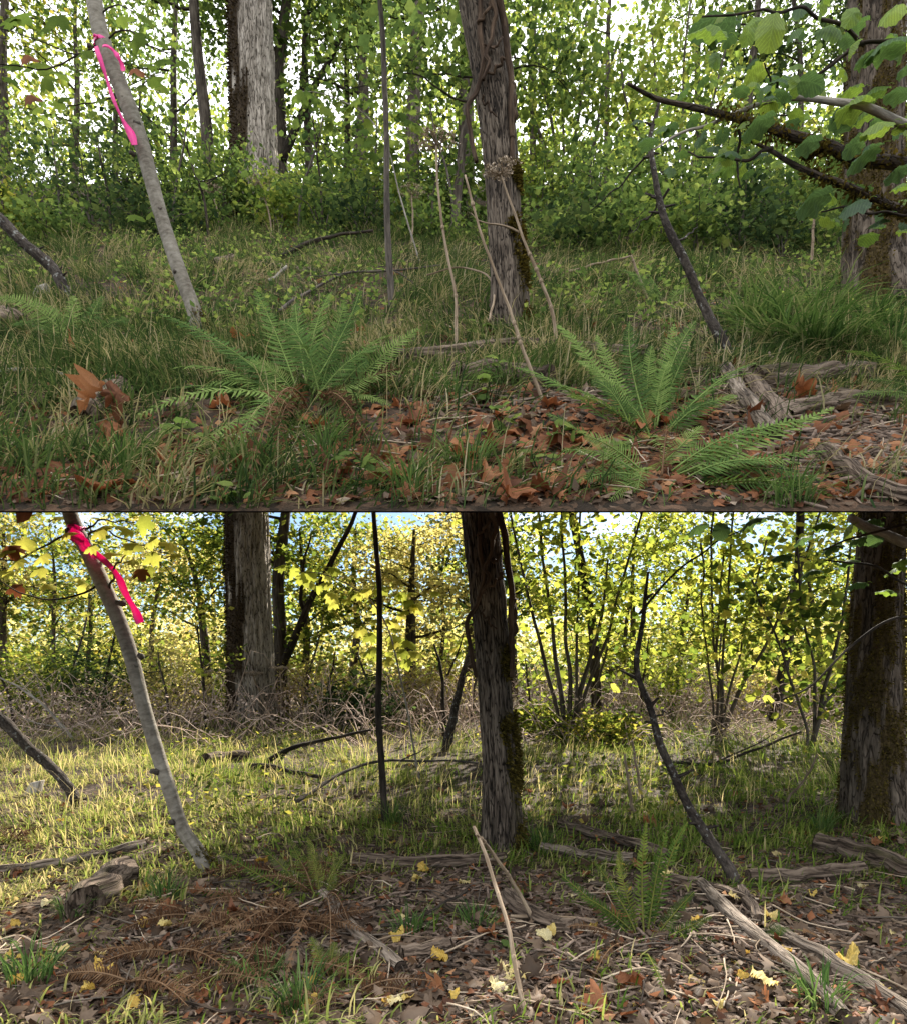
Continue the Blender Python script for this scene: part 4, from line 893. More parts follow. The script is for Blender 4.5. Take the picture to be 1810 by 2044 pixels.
hz = thing('hazel_tree', 'hazel with broad green leaves reaching in from right edge' + UB, 'tree', hb)
g = G(); tube(g, [hb - [0, 0, .1], hb + [.05, 0, .8], hb + [0, .1, 1.8], hb + [-.1, 0, 2.9]], (.09, .05), 12, 40, .03); part('trunk', g, MT['bark_moss'], hz)
BO = [([(1960, 360), (1870, 345), (1780, 322), (1700, 318), (1640, 292), (1560, 268), (1470, 232), (1390, 212), (1310, 195), (1250, 165)], 32, 6, 'bark_moss'),
      ([(1980, 480), (1900, 440), (1810, 428), (1740, 402), (1660, 362), (1590, 330), (1540, 300), (1490, 278)], 22, 6, 'bark_moss'),
      ([(1990, 250), (1900, 250), (1810, 245), (1730, 215), (1650, 205), (1560, 203), (1490, 222), (1420, 248), (1360, 262), (1300, 300)], 20, 3, 'twig_pale'),
      ([(1980, 120), (1900, 80), (1820, 70), (1720, 90), (1620, 150), (1590, 180)], 12, 4, 'bark_dark'),
      ([(1540, 300), (1500, 312), (1440, 316), (1375, 308)], 7, 3, 'bark_dark'), ([(1640, 292), (1615, 300), (1605, 312)], 14, 5, 'bark_moss'),
      ([(1480, 235), (1475, 280), (1470, 330), (1480, 370)], 7, 3, 'bark_dark'), ([(1560, 203), (1545, 160), (1520, 130)], 6, 3, 'bark_dark'), ([(1720, 90), (1640, 30), (1560, 20), (1470, 30), (1400, 40)], 8, 3, 'bark_dark'), ([(1900, 430), (1800, 428), (1700, 420), (1640, 424)], 6, 3, 'bark_dark')]
hcars = []
for k, (pts, w0, w1, mt) in enumerate(BO):
    g = G(); dd = 4.1; QT = tube(g, [at(p[0], p[1], dd + .12 * math.sin(i + k)) for i, p in enumerate(pts)], (pr(w0, dd), pr(w1, dd)), 10, 50, .03, seed=k + 40); bg_ = part('bough', g, MT[mt], hz); CARRY[bg_.name] = QT; hcars.append(bg_)
    if mt == 'bark_moss':
        rng = np.random.RandomState(k); n = 1500; Q = smooth_path(np.array([at(p[0], p[1], dd + .12 * math.sin(i + k)) for i, p in enumerate(pts)]), 200)
        i0 = rng.randint(0, 150, n); mg = G(); scatter(mg, (DIAM[0] * [.6, 1, 1], DIAM[1]), Q[i0] + rng.normal(0, pr(w0, dd) * .55, (n, 3)), rot_frames(n, rng, 1.2), rng.uniform(.015, .045, n), rng.uniform(0, 1, n)); part('moss', mg, MT['moss'], hz, kind='stuff', smooth=False)
HL = [(1425, 42, 105, 170, 0), (1415, 58, 90, 165, 3), (1495, 58, 62, 250, 3), (1540, 58, 76, 265, 4), (1455, 78, 40, 200, 0), (1770, 88, 105, 190, 4), (1725, 112, 60, 200, 1), (1800, 95, 60, 260, 2), (1700, 30, 50, 240, 3), (1655, 55, 70, 190, 2), (1710, 45, 50, 200, 1), (1690, 75, 45, 180, 0), (1600, 20, 50, 230, 3), (1640, 8, 60, 240, 3),
 (1590, 130, 36, 200, 3), (1470, 135, 40, 180, 3), (1430, 118, 36, 250, 2), (1400, 160, 34, 210, 1), (1445, 170, 34, 190, 3), (1500, 165, 40, 200, 4), (1530, 172, 44, 185, 2), (1560, 160, 50, 170, 4), (1590, 170, 45, 265, 3), (1620, 165, 60, 340, 0), (1535, 185, 30, 200, 0), (1480, 180, 36, 160, 1), (1360, 185, 36, 210, 1), (1335, 205, 34, 200, 3),
 (1695, 180, 60, 190, 3), (1745, 178, 62, 200, 2), (1790, 185, 56, 170, 0), (1700, 205, 90, 195, 1), (1725, 228, 75, 200, 3), (1750, 248, 70, 185, 4), (1680, 240, 60, 170, 0), (1510, 245, 78, 200, 0), (1540, 250, 40, 195, 2), (1575, 252, 44, 190, 0), (1590, 275, 40, 160, 2), (1610, 285, 60, 190, 0), (1700, 290, 60, 200, 0), (1720, 310, 82, 205, 0), (1725, 325, 40, 190, 2), (1790, 340, 62, 195, 0), (1800, 370, 50, 185, 3),
 (1620, 398, 84, 200, 0), (1660, 385, 50, 190, 1), (1700, 385, 60, 175, 1), (1705, 408, 66, 200, 3), (1680, 372, 50, 170, 0), (1790, 405, 44, 200, 3), (1480, 275, 36, 210, 3), (1445, 295, 30, 190, 1), (1500, 300, 34, 200, 3), (1400, 268, 30, 230, 1), (1345, 270, 32, 200, 3), (1560, 320, 34, 190, 3), (1490, 345, 32, 200, 1), (1530, 375, 40, 195, 0), (1440, 250, 30, 260, 3), (1380, 240, 34, 200, 1), (1320, 235, 34, 180, 1), (1270, 240, 30, 200, 3), (1780, 20, 60, 220, 4), (1800, 140, 40, 200, 0)]
rng = np.random.RandomState(77); sp = []
for (lx, ly, sz, ang, k) in HL:
    sz *= .88; dd = 3.9 + rng.uniform(-.25, .35) if sz > 46 else 4.2 + rng.uniform(-.2, .6); ln = sz / FPX * dd
    a_ = math.radians(ang) ; ax = np.array([math.cos(a_), rng.uniform(-.35, .35), math.sin(a_) * .9]); ax /= np.linalg.norm(ax)
    sp.append((at(lx, ly, dd) - ax * ln * .5, ln, ax, (rng.uniform(-.4, .4), rng.uniform(-.8, -.05) if k in (3, 4, 2) else rng.uniform(-.1, .35), rng.uniform(.5, 1)), k + (5 if rng.uniform() < .2 else 0)))
for k in range(90):
    bo = BO[[2, 2, 3, 8, 7, 9, 1, 4][k % 8]][0]; q = smooth_path(np.array(bo, float), 40)[rng.randint(8, 40)]; dd = 4.2 + rng.uniform(-.2, .4); sz = rng.uniform(22, 44); ln = sz / FPX * dd
    ax = np.array([rng.uniform(-1, .6), rng.uniform(-.4, .4), rng.uniform(-.8, .1)]); ax /= np.linalg.norm(ax)
    sp.append((at(q[0] + rng.normal(0, 26), q[1] + rng.normal(4, 20), dd), ln, ax, (rng.uniform(-.4, .4), rng.uniform(-.7, .2), 1), rng.randint(8)))
leaf_objs(hz, sp, HZM, None, carriers=hcars)
# lower: bough end poking in at the top right
d = 3.9; x = (2010 - CX) / FPX * d; hb = np.array([x, d, float(Gl(x, d))])
hz2 = thing('hazel_tree', 'hazel with broken pale bough and few leaves at right edge' + LC, 'tree', hb)
g = G(); tube(g, [hb - [0, 0, .1], hb + [.05, 0, .8], hb + [.02, .05, 1.6], hb + [0, 0, 2.2]], (.06, .04), 12, 40, .03); part('trunk', g, MT['bark_moss'], hz2)
for k, (pts, w0, w1, mt) in enumerate([([(1990, 1130), (1900, 1110), (1810, 1085), (1750, 1062), (1700, 1035)], 26, 17, 'twig_pale'), ([(2000, 1200), (1900, 1190), (1810, 1165), (1740, 1130), (1640, 1120)], 8, 3, 'bark_dark'), ([(1990, 1290), (1880, 1250), (1800, 1230), (1700, 1290), (1620, 1370), (1560, 1400)], 7, 3, 'bark_dark'), ([(1990, 1130), (1900, 1100), (1820, 1050), (1700, 1075), (1640, 1100)], 8, 3, 'bark_dark')]):
    g = G(); tube(g, [at(p[0], p[1], 3.7 + .1 * math.sin(i + k)) for i, p in enumerate(pts)], (pr(w0, 3.7), pr(w1, 3.7)), 10, 40, .02, seed=k); part('bough', g, MT[mt], hz2)
sp = []
for (lx, ly, sz, ang, k) in [(1735, 1042, 52, 200, 0), (1720, 1075, 46, 190, 1), (1750, 1072, 40, 260, 0), (1500, 1040, 60, 200, 1), (1440, 1058, 40, 250, 0), (1390, 1052, 44, 200, 0), (1640, 1045, 50, 190, 2), (1690, 1055, 46, 230, 4), (1800, 1120, 40, 200, 3), (1790, 1135, 50, 190, 3), (1770, 1180, 40, 160, 3), (1600, 1075, 40, 200, 0), (1560, 1110, 40, 180, 0), (1660, 1090, 44, 200, 0), (1620, 1140, 40, 190, 1), (1690, 1120, 44, 200, 2), (1710, 1165, 40, 190, 1)]:
    dd = 3.75 + rng.uniform(-.1, .3); ln = sz / FPX * dd; a_ = math.radians(ang); ax = np.array([math.cos(a_), rng.uniform(-.3, .3), math.sin(a_) * .9]); ax /= np.linalg.norm(ax)
    sp.append((at(lx, ly, dd) - ax * ln * .5, ln, ax, (rng.uniform(-.4, .4), rng.uniform(-.7, .3), 1), k))
leaf_objs(hz2, sp, HZM, None)

# ------------------------------------------------------------------ vines on the middle trees
for (P, d), oy, lab in ((MAINU, 0, 'dead climbing vine stems on middle tree' + UB), (MAINL, 1025, 'dead climbing vine stems on middle tree' + LC)):
    f = d - pr(84, d)
    rt = thing('vine', lab, 'vine', at(1000, 330 + oy, f))
    for k, (pts, ww, off) in enumerate([([(990, -60), (1000, 20), (1008, 90), (1016, 160), (1020, 230), (1024, 330)], 15, .03), ([(955, -40), (962, 60), (960, 130), (948, 180), (938, 220), (940, 280), (950, 330)], 12, .04), ([(985, 0), (970, 30), (950, 50)], 7, -.01), ([(1012, 115), (985, 140), (965, 150)], 6, -.01), ([(960, 190), (972, 215), (985, 235)], 4, -.01), ([(1006, 80), (990, 95), (965, 85)], 5, -.01), ([(978, -30), (985, 40), (975, 100), (968, 160)], 10, -.01), ([(1018, 170), (1024, 210), (1026, 280)], 16, .06)]):
        g = G(); tube(g, [at(p[0], p[1] + oy, f + off) for p in pts], (pr(ww, d), pr(ww * .7, d)), 7, 36, .05, seed=k); part('stem', g, MT['vine'], rt)

# ------------------------------------------------------------------ ferns
def frond(root, base, tip, arch, width, n, mat, seed, dead=False, nrm=(0, -.75, .65), label=None, droop=.25, ragged=0.0, basegap=.12):
    rng = np.random.RandomState(seed); base = np.array(base); tip = np.array(tip); L_ = np.linalg.norm(tip - base)
    c = (base + tip) / 2 + np.array([0, 0, (arch + .05) * L_]) + rng.normal(0, .055, 3) * L_
    np_ = int(n * 1.45); t = np.linspace(0, 1, np_)[:, None]
    P = (1 - t) ** 2 * base + 2 * t * (1 - t) * c + t ** 2 * tip
    T = np.gradient(P, axis=0); T /= np.linalg.norm(T, axis=1, keepdims=True)
    n0 = np.array(nrm, float) + rng.normal(0, .22, 3)
    S = np.cross(T, n0); S /= np.linalg.norm(S, axis=1, keepdims=True) + 1e-9
    Nn = np.cross(S, T)
    ft = rng.uniform(-.38, .38); g = G()
    tube(g, P[::max(1, n // 8)], (.0055, .0015), 4, 18, a=.95)
    tt = t[:, 0]; prof = np.clip(sst(tt, basegap - .06, basegap + .12), 0, 1) * (1 - tt) ** .55 * 1.12
    sel = tt > basegap
    for sg in (-1, 1):
        Q = P[sel]; k = len(Q); s_ = S[sel] * sg; tg = T[sel]; nn = Nn[sel]
        ln = width * prof[sel] * rng.uniform(.88, 1.08, k) * (rng.uniform(0, 1, k) > ragged)
        fw = .22 + .5 * tt[sel]
        ax = s_ + tg * fw[:, None]; ax /= np.linalg.norm(ax, axis=1, keepdims=True)
        ax = ax + nn * rng.normal(0, .12 + (.4 if dead else 0), k)[:, None]
        pw = (L_ / np_) * .36
        b = Q + tg * (rng.uniform(-.1, .1, k) * pw)[:, None]
        m_ = b + ax * (ln * .55)[:, None] - nn * (ln * droop * .12)[:, None]; e = b + ax * ln[:, None] - nn * (ln * droop * (1.6 if dead else .5))[:, None] + tg * (ln * .12)[:, None]
        V = np.stack([b - tg * pw * .8, b + tg * pw * .8, m_ + tg * pw * .85, m_ - tg * pw * .75, e], 1).reshape(-1, 3)
        o = (np.arange(k) * 5)[:, None]
        g.add(V, [np.array([[0, 1, 2, 3]]) + o, np.array([[3, 2, 4]]) + o], np.repeat(np.clip(.45 + ft + rng.normal(0, .12, k), 0, 1), 5))
    part('frond', g, MT[mat], root, label=label, smooth=False)
def fern(label, basepx, fn, fronds, mat, seed, cat='fern', name='sword_fern', width=.062, n=30, group=None, ragged=0.0):
    b = fn(*basepx); root = thing(name, label, cat, b, group); d = b[1]
    for k, f in enumerate(fronds):
        (bx, by), (tx, ty), dd, arch = f[:4]; dead = len(f) > 4 and f[4] == 'dead'
        bp = at(bx, by, d + .02 * (k % 3)); 
        nr = (0, -.75, .65) if abs(tx - bx) < 170 else (0, -.55, .85)
        gtip = (du if fn is up else dl)(ty) - .10; td = min(d + dd, gtip)
        if fn is up: td = max(td, EDGE + .06)
        frond(root, bp, at(tx, ty, td), arch, (f[5] if len(f) > 5 else width) * (.8 if dead else 1), n, 'fern_dead' if dead else mat, seed + k, dead, nr, 'dead brown drooping frond' if dead else None, ragged=ragged)
    return root
fern('big green sword fern at left centre' + UB, (620, 805), up, [((575, 785), (318, 625), .3, .1), ((590, 770), (510, 578), .35, .05), ((612, 765), (662, 582), .4, .04), ((622, 775), (718, 580), .3, .08), ((680, 795), (838, 655), .2, .05), ((668, 785), (792, 668), .3, .08), ((600, 815), (240, 852), -.05, .16), ((600, 830), (358, 928), -.35, .14), ((580, 808), (262, 798), 0, .14), ((570, 800), (345, 735), .1, .14), ((612, 765), (590, 605), .5, .04), ((640, 785), (705, 640), .25, .1), ((565, 800), (440, 700), .15, .16), ((640, 790), (560, 640), .25, .05), ((620, 800), (690, 600), .35, .05), ((640, 800), (610, 690), -.15, .25), ((660, 810), (735, 720), .0, .2), ((600, 800), (500, 720), 0, .25), ((640, 800), (800, 740), 0, .15), ((650, 805), (780, 810), -.1, .22), ((600, 815), (430, 830), -.1, .22), ((610, 820), (480, 900), -.3, .22), ((640, 815), (690, 880), -.3, .3), ((600, 805), (400, 770), .0, .15), ((630, 800), (760, 690), .1, .15), ((640, 815), (760, 930), -.4, .25, 'dead'), ((620, 830), (488, 985), -.5, .3, 'dead'), ((610, 835), (548, 935), -.4, .3, 'dead'), ((670, 805), (800, 735), 0, .15, 'dead'), ((650, 820), (715, 880), -.3, .3, 'dead')], 'fern', 600, width=.13, n=27)
fern('big green sword fern at right centre' + UB, (1290, 880), up, [((1262, 885), (1028, 733), .05, .22), ((1240, 960), (1088, 826), -.1, .14), ((1275, 860), (1112, 648), .3, .12), ((1285, 860), (1190, 668), .3, .08), ((1290, 850), (1255, 642), .3, .03), ((1300, 850), (1345, 645), .3, .02), ((1310, 850), (1388, 640), .3, .04), ((1305, 860), (1335, 720), .1, .1), ((1290, 870), (1300, 690), .25, .05), ((1315, 880), (1508, 724), .15, .1), ((1320, 885), (1500, 745), .05, .14), ((1270, 870), (1150, 720), .15, .2), ((1265, 880), (1180, 760), 0, .2), ((1300, 870), (1375, 690), .2, .06), ((1290, 900), (1190, 850), -.1, .3, 'dead'), ((1300, 880), (1240, 800), 0, .2), ((1300, 890), (1130, 790), -.05, .2), ((1310, 890), (1430, 800), 0, .2), ((1300, 900), (1220, 905), -.15, .25), ((1310, 900), (1400, 890), -.15, .25), ((1300, 890), (1340, 930), -.25, .35), ((1295, 885), (1080, 770), .0, .22), ((1305, 885), (1470, 790), .0, .15), ((1300, 890), (1420, 860), -.1, .2, 'dead')], 'fern', 640, width=.10, n=26)
fern('spreading sword fern in lower right corner' + UB, (1330, 965), up, [((1345, 950), (1664, 812), .05, .06), ((1350, 945), (1640, 835), .05, .1), ((1360, 950), (1600, 925), -.05, .14), ((1360, 960), (1575, 935), -.1, .2), ((1365, 965), (1640, 960), -.1, .15), ((1370, 990), (1590, 985), -.12, .16), ((1330, 1000), (1510, 1015), -.1, .2), ((1300, 960), (1148, 962), -.12, .2), ((1295, 955), (1165, 870), -.02, .2), ((1290, 950), (1270, 980), -.15, .5), ((1340, 950), (1480, 900), 0, .2), ((1350, 970), (1650, 900), 0, .12), ((1350, 985), (1660, 990), -.1, .14), ((1330, 990), (1420, 1012), -.1, .2), ((1310, 970), (1215, 1000), -.1, .25), ((1340, 940), (1560, 850), .05, .1), ((1280, 950), (1120, 900), -.02, .18), ((1310, 940), (1400, 850), .1, .1), ((1320, 950), (1330, 850), .1, .1, 'dead')], 'fern', 680, width=.10, n=24)
fern('green fern under dark leaning branch at left edge' + UB, (150, 680), up, [((150, 690), (-10, 598), .1, .18), ((145, 690), (60, 605), .2, .12), ((150, 690), (148, 590), .3, .05), ((165, 690), (205, 590), .3, .05), ((160, 690), (60, 640), 0, .3), ((170, 690), (260, 640), .1, .25), ((155, 690), (20, 650), 0, .25)], 'fern', 700, width=.13, n=26)
fern('fern fronds poking in at right edge' + UB, (1880, 800), up, [((1880, 790), (1685, 700), 0, .1), ((1880, 800), (1735, 758), 0, .12), ((1890, 780), (1800, 680), .2, .1), ((1880, 810), (1700, 790), -.1, .15)], 'fern', 715, width=.1, n=28)
fern('small bluish fern in grass left of leaning snag' + UB, (1320, 620), up, [((1320, 610), (1228, 538), .1, .25), ((1320, 612), (1265, 560), 0, .2), ((1325, 610), (1290, 545), .2, .1), ((1330, 612), (1380, 580), .2, .2)], 'fern', 720, width=.1, n=24)
fern('small green fern beside the pole sapling' + UB, (560, 600), up, [((560, 610), (510, 590), 0, .2), ((560, 610), (600, 570), .2, .1)], 'fern', 725, width=.08, n=18)
fern('sparse upright sword fern at right' + LC, (1285, 1880), lo, [((1270, 1880), (1108, 1738), .1, .1), ((1275, 1878), (1185, 1720), .2, .06), ((1280, 1875), (1235, 1690), .2, .04), ((1285, 1875), (1290, 1640), .25, .02), ((1292, 1875), (1335, 1640), .25, .02), ((1298, 1878), (1372, 1640), .25, .03), ((1300, 1880), (1385, 1780), .05, .06), ((1290, 1878), (1320, 1700), .2, .04), ((1280, 1880), (1160, 1790), 0, .15), ((1300, 1890), (1420, 1830), 0, .12), ((1310, 1930), (1620, 1952), -.15, .12), ((1300, 1920), (1480, 1960), -.2, .1), ((1290, 1920), (1330, 1990), -.3, .2), ((1300, 1900), (1450, 1880), 0, .12), ((1270, 1900), (1180, 1960), -.2, .2, 'dead'), ((1265, 1895), (1130, 1850), -.1, .2, 'dead')], 'fern_lo', 730, width=.05, n=24, ragged=.08)
fern('short yellowing fern frond by the diagonal logs' + LC, (1545, 1900), lo, [((1545, 1905), (1560, 1850), 0, .05), ((1548, 1905), (1590, 1870), 0, .1)], 'fern_lo', 760, width=.1, n=14)
fern('half dead brown sword fern at left' + LC, (640, 1800), lo, [((610, 1800), (425, 1695), .2, .05), ((605, 1805), (368, 1782), .05, .06), ((620, 1790), (520, 1690), .2, .03), ((630, 1790), (570, 1660), .2, .02), ((640, 1790), (615, 1670), .2, .02), ((650, 1795), (690, 1700), .1, .05), ((615, 1810), (420, 1900), -.2, .12, 'dead'), ((620, 1815), (470, 1975), -.4, .15, 'dead'), ((600, 1810), (380, 1870), -.1, .14, 'dead'), ((630, 1815), (570, 1960), -.3, .2, 'dead'), ((640, 1810), (660, 1920), -.3, .2, 'dead'), ((640, 1800), (740, 1740), .1, .1, 'dead'), ((630, 1800), (600, 1720), .1, .1, 'dead'), ((650, 1800), (700, 1850), -.2, .25, 'dead'), ((640, 1800), (520, 1750), 0, .2, 'dead')], 'fern_lo', 770, width=.06, n=24, ragged=.15)
for k, (bx, by, lab) in enumerate([(480, 1860, 'rusty dead fern fronds lying left of the peeled stick log'), (430, 1950, 'rusty dead fern fronds lying in shade at bottom left'), (590, 1930, 'rusty dead fern fronds left of the peeled stick log foot'), (560, 1745, 'rusty dead fern fronds behind half dead fern'), (340, 1900, 'rusty dead fern fronds below the cut log'), (700, 1990, 'rusty dead fern fronds at bottom centre'), (520, 1800, 'rusty dead fern fronds between sapling foot and half dead fern'), (400, 1830, 'rusty dead fern fronds right of the cut log'), (600, 1850, 'rusty dead fern fronds in front of half dead fern'), (260, 1960, 'rusty dead fern fronds at far bottom left')]):
    q = np.random.RandomState(k + 3); fr = []
    for j in range(6):
        a_ = q.uniform(2.4, 4.2) if j % 2 else q.uniform(-.9, .7); ln = q.uniform(90, 190); fr.append(((bx, by), (bx + math.cos(a_) * ln, by - math.sin(a_) * ln * .35), 0, .12, 'dead'))
    fern(lab + LC, (bx, by), lo, fr, 'fern_lo', 1200 + 10 * k, width=.075, n=20, name='dead_fern', cat='dead fern')
fern('small green fern shoot at bottom left of centre' + LC, (655, 1960), lo, [((650, 1960), (620, 1870), .1, .05), ((655, 1960), (670, 1880), .1, .05), ((655, 1962), (700, 1900), 0, .1)], 'fern_lo', 790, width=.05, n=18)
fern('brown dead fern at left edge' + LC, (20, 1680), lo, [((20, 1680), (-30, 1640), 0, .2, 'dead'), ((20, 1680), (90, 1650), 0, .2, 'dead'), ((20, 1680), (60, 1700), -.2, .3, 'dead')], 'fern_lo', 795, width=.1, n=18)

# ------------------------------------------------------------------ logs and sticks
def log(label, pts, fn, wpx, mat='wood_rot', name='fallen_log', cat='log', lift=.35, seed=0, m=30, amp=.3, ridges=13, mossy=0, end=True, group=None, taper=1.0):
    pw = [fn(p[0], p[1]) for p in pts]; d = np.mean([p[1] for p in pw]); r = pr(wpx, d)
    P = [p + [0, 0, r * lift * 2] for p in pw]; wr = np.random.RandomState(seed + 300)
    root = thing(name, label, cat, pw[len(pw) // 2], group)
    g = G()
    mf = (lambda TH, S, Nn, V: sst(Nn[..., 2], .2, .7) * sst(fbm(TH * 2, S * 4, seed), .42, .55) * mossy) if mossy else None
    rr = np.linspace(1, taper, len(P)) * r
    Q = smooth_path(np.column_stack([np.array(P), rr]), 9); Q[:, :3] += wr.normal(0, .16, (9, 3)) * r * [1, 1, .6]; Q[:, 3] *= wr.uniform(.84, 1.14, 9)
    ms, TV, TN = trunk(g, Q[:, :3], Q[:, 3], m=m, n=54, ridges=ridges, amp=amp, zlen=.5, flare=0, seed=seed, mossf=mf, fine=.45)
    part('shaft', g, MT[mat], root, moss=ms)
    T = np.diff(Q[:, :3], axis=0); 
    for e, (c, t_, re) in enumerate(((Q[0, :3], -T[0], Q[0, 3]), (Q[-1, :3], T[-1], Q[-1, 3]))):
        t_ = t_ / np.linalg.norm(t_); u = np.cross(t_, [0, 0, 1.]); u /= np.linalg.norm(u); v = np.cross(t_, u)
        rng = np.random.RandomState(seed + e); eg = G(); th = np.arange(18) / 18 * 2 * np.pi
        V = [c + t_ * .006]
        for q in (.45, .98): V += [c + t_ * (.006 + rng.uniform(-.2, .1) * re * (q < .9)) + re * q * (math.cos(x_) * u + math.sin(x_) * v) for x_ in th]
        V = np.array(V); i = np.arange(18); i2 = (i + 1) % 18
        eg.add(V, [np.stack([np.zeros(18, int), 1 + i, 1 + i2], 1), np.stack([1 + i, 19 + i, 19 + i2, 1 + i2], 1)], .3)
        if end: part('cut_end' if mat != 'wood_rot' else 'broken_end', eg, MT['wood_end' if mat != 'wood_rot' else 'wood_rot'], root)
    return root
def stick(label, pts, ds, w0, w1, mat, name='fallen_branch', cat='branch', twigs=(), seed=0):
    P = [at(p[0], p[1], q) for p, q in zip(pts, ds)]
    g = G(); tube(g, P, (pr(w0, ds[0]), pr(w1, ds[-1])), 8, 40, .02, seed=seed)
    root = thing(name, label, cat, P[0]); part('shaft', g, MT[mat], root)
    for k, tw in enumerate(twigs):
        g = G(); tube(g, [at(p[0], p[1], np.mean(ds)) for p in tw], (pr(w0 * .5, ds[0]), .002), 5, 12, .02, seed=k); part('twig', g, MT[mat], root)
    return root
def gd(f, pts, h=.03): return [f(p[1] + 6) - h for p in pts]
log('rotten grey log lying across slope in front of middle tree' + UB, [(790, 728), (900, 722), (1020, 715), (1130, 722), (1290, 735)], up, 34, seed=1, mossy=.5)
log('second rotten log half buried below the crosswise log' + UB, [(900, 775), (1000, 770), (1100, 790)], up, 50, seed=2, mossy=.5)
log('short cut log with dark hollow end and rust leaf on it' + UB, [(165, 858), (200, 830), (245, 800)], up, 52, 'wood_rot', seed=3, mossy=.8, amp=.25)
log('pale bare diagonal log right of the right centre fern' + UB, [(1445, 755), (1490, 815), (1540, 885)], up, 34, 'wood_pale', seed=4, amp=.12)
log('darker diagonal log beside the pale one' + UB, [(1475, 745), (1520, 800), (1570, 860)], up, 34, 'wood_rot', seed=5, amp=.15)
log('crumbling rotten log below long grass at right' + UB, [(1500, 772), (1600, 758), (1730, 745)], up, 55, seed=6, mossy=.6, amp=.6, lift=.02)
log('broad crumbling log slab stretching to right edge' + UB, [(1560, 830), (1700, 800), (1860, 790)], up, 44, seed=12, mossy=.3, amp=.6, lift=.0)
log('split pale log in lower right corner' + UB, [(1640, 915), (1720, 970), (1830, 1012)], up, 38, 'wood_rot', seed=7, amp=.2)
log('thin rotten log at far right' + UB, [(1600, 790), (1700, 790), (1830, 800)], up, 26, seed=8, amp=.4)
log('short crumbly log in grass left of the pole sapling' + UB, [(425, 540), (445, 535), (465, 528)], up, 22, seed=9)
log('mossy log end in grass right of the crumbly one' + UB, [(515, 532), (590, 545), (680, 568)], up, 16, seed=10, mossy=.6)
log('decayed log at far left edge by the fern' + UB, [(-40, 655), (0, 650), (35, 660)], up, 46, seed=11)
stick('dark curved dead branch in grass right of wide grey trunk' + UB, [(560, 515), (610, 488), (660, 472), (745, 462)], [du(524), du(520), du(516), du(512)], 10, 5, 'bark_dark', twigs=[[(640, 478), (620, 500), (600, 512)]], seed=1)
stick('long thin pale twig lying at left' + UB, [(-20, 738), (85, 740), (130, 750), (205, 775), (300, 786), (430, 782)], [du(760)] * 6, 8, 4, 'twig_pale', seed=2)
stick('thin crooked branch arching across grass by the pole sapling' + UB, [(560, 620), (620, 580), (700, 545), (790, 540), (880, 530)], [du(640), du(600), du(575), du(560), du(560)], 7, 3, 'bark_stem', twigs=[[(790, 540), (830, 570), (850, 585)], [(700, 545), (640, 550), (590, 555)]], seed=3)
stick('thin arching bramble cane left of middle tree' + UB, [(1070, 780), (975, 640), (985, 590), (970, 550), (920, 535), (850, 550)][1:], [du(690), du(660), du(650), du(640), du(640)], 5, 3, 'stalk', seed=4)
stick('straight pale dry stem slanting in grass right of middle tree' + UB, [(1130, 545), (1190, 527), (1258, 510)], [du(570), du(565), du(560)], 5, 4, 'stalk', seed=5)
stick('short white broken stick standing in grass' + UB, [(540, 562), (560, 545), (575, 532)], [du(566)] * 3, 9, 7, 'twig_pale', seed=6)
stick('pale thin twig across lower right rot' + UB, [(1560, 905), (1680, 945), (1830, 960)], [du(925), du(940), du(960)], 8, 4, 'wood_pale', seed=7)
# lower clearing
log('short cut log with grey bark and dark hollow end at left' + LC, [(165, 1838), (205, 1800), (250, 1765)], lo, 70, 'wood_rot', seed=21, mossy=.6, amp=.25)
log('long low log at left edge' + LC, [(-40, 1740), (120, 1722), (290, 1694)], lo, 22, 'wood_pale', seed=22, amp=.2)
log('crosswise rotten log in front of the middle tree' + LC, [(705, 1716), (800, 1722), (900, 1722), (1005, 1715)], lo, 26, seed=23, amp=.4)
log('pale broken log with cut end right of the middle tree' + LC, [(1080, 1694), (1160, 1712), (1265, 1730)], lo, 26, 'wood_pale', seed=24, amp=.15)
log('darker broken log behind the pale one' + LC, [(1115, 1655), (1220, 1690), (1330, 1722)], lo, 22, 'wood_rot', seed=25, amp=.2)
log('long weathered diagonal log in lower right' + LC, [(1395, 1770), (1470, 1850), (1560, 1940), (1690, 2060)], lo, 31, 'wood_pale', seed=26, amp=.14, lift=.3)
log('second diagonal log nearer right edge' + LC, [(1545, 1880), (1650, 1945), (1760, 2010), (1840, 2060)], lo, 36, 'wood_pale', seed=27, amp=.14, lift=.3)
log('dark mossy log at right edge below mossy trunk' + LC, [(1630, 1700), (1720, 1722), (1840, 1765)], lo, 44, 'wood_rot', seed=28, mossy=.7)
log('crumbling rotten log at right' + LC, [(1500, 1765), (1600, 1755), (1720, 1750)], lo, 34, seed=29, amp=.45)
log('short dark log at foot of the leaning snag' + LC, [(1478, 1785), (1495, 1820), (1514, 1856)], lo, 22, seed=36, amp=.3)
log('short dark log between the diagonal logs' + LC, [(1340, 1760), (1420, 1780), (1500, 1815)], lo, 20, seed=30, amp=.3)
log('split rotten slab in lower centre' + LC, [(1010, 1790), (1060, 1830), (1150, 1880)], lo, 38, seed=33, amp=.45)
log('flat bark slab left of the bent stalks' + LC, [(800, 1922), (850, 1910), (900, 1895)], lo, 30, seed=34, amp=.4)
log('peeled brown stick log slanting at bottom centre left' + LC, [(645, 1795), (700, 1850), (760, 1905), (805, 1950)], lo, 24, 'wood_pale', seed=31, amp=.08)
log('decayed low log in sunlit grass at left' + LC, [(410, 1530), (450, 1522), (500, 1520)], lo, 26, seed=35)
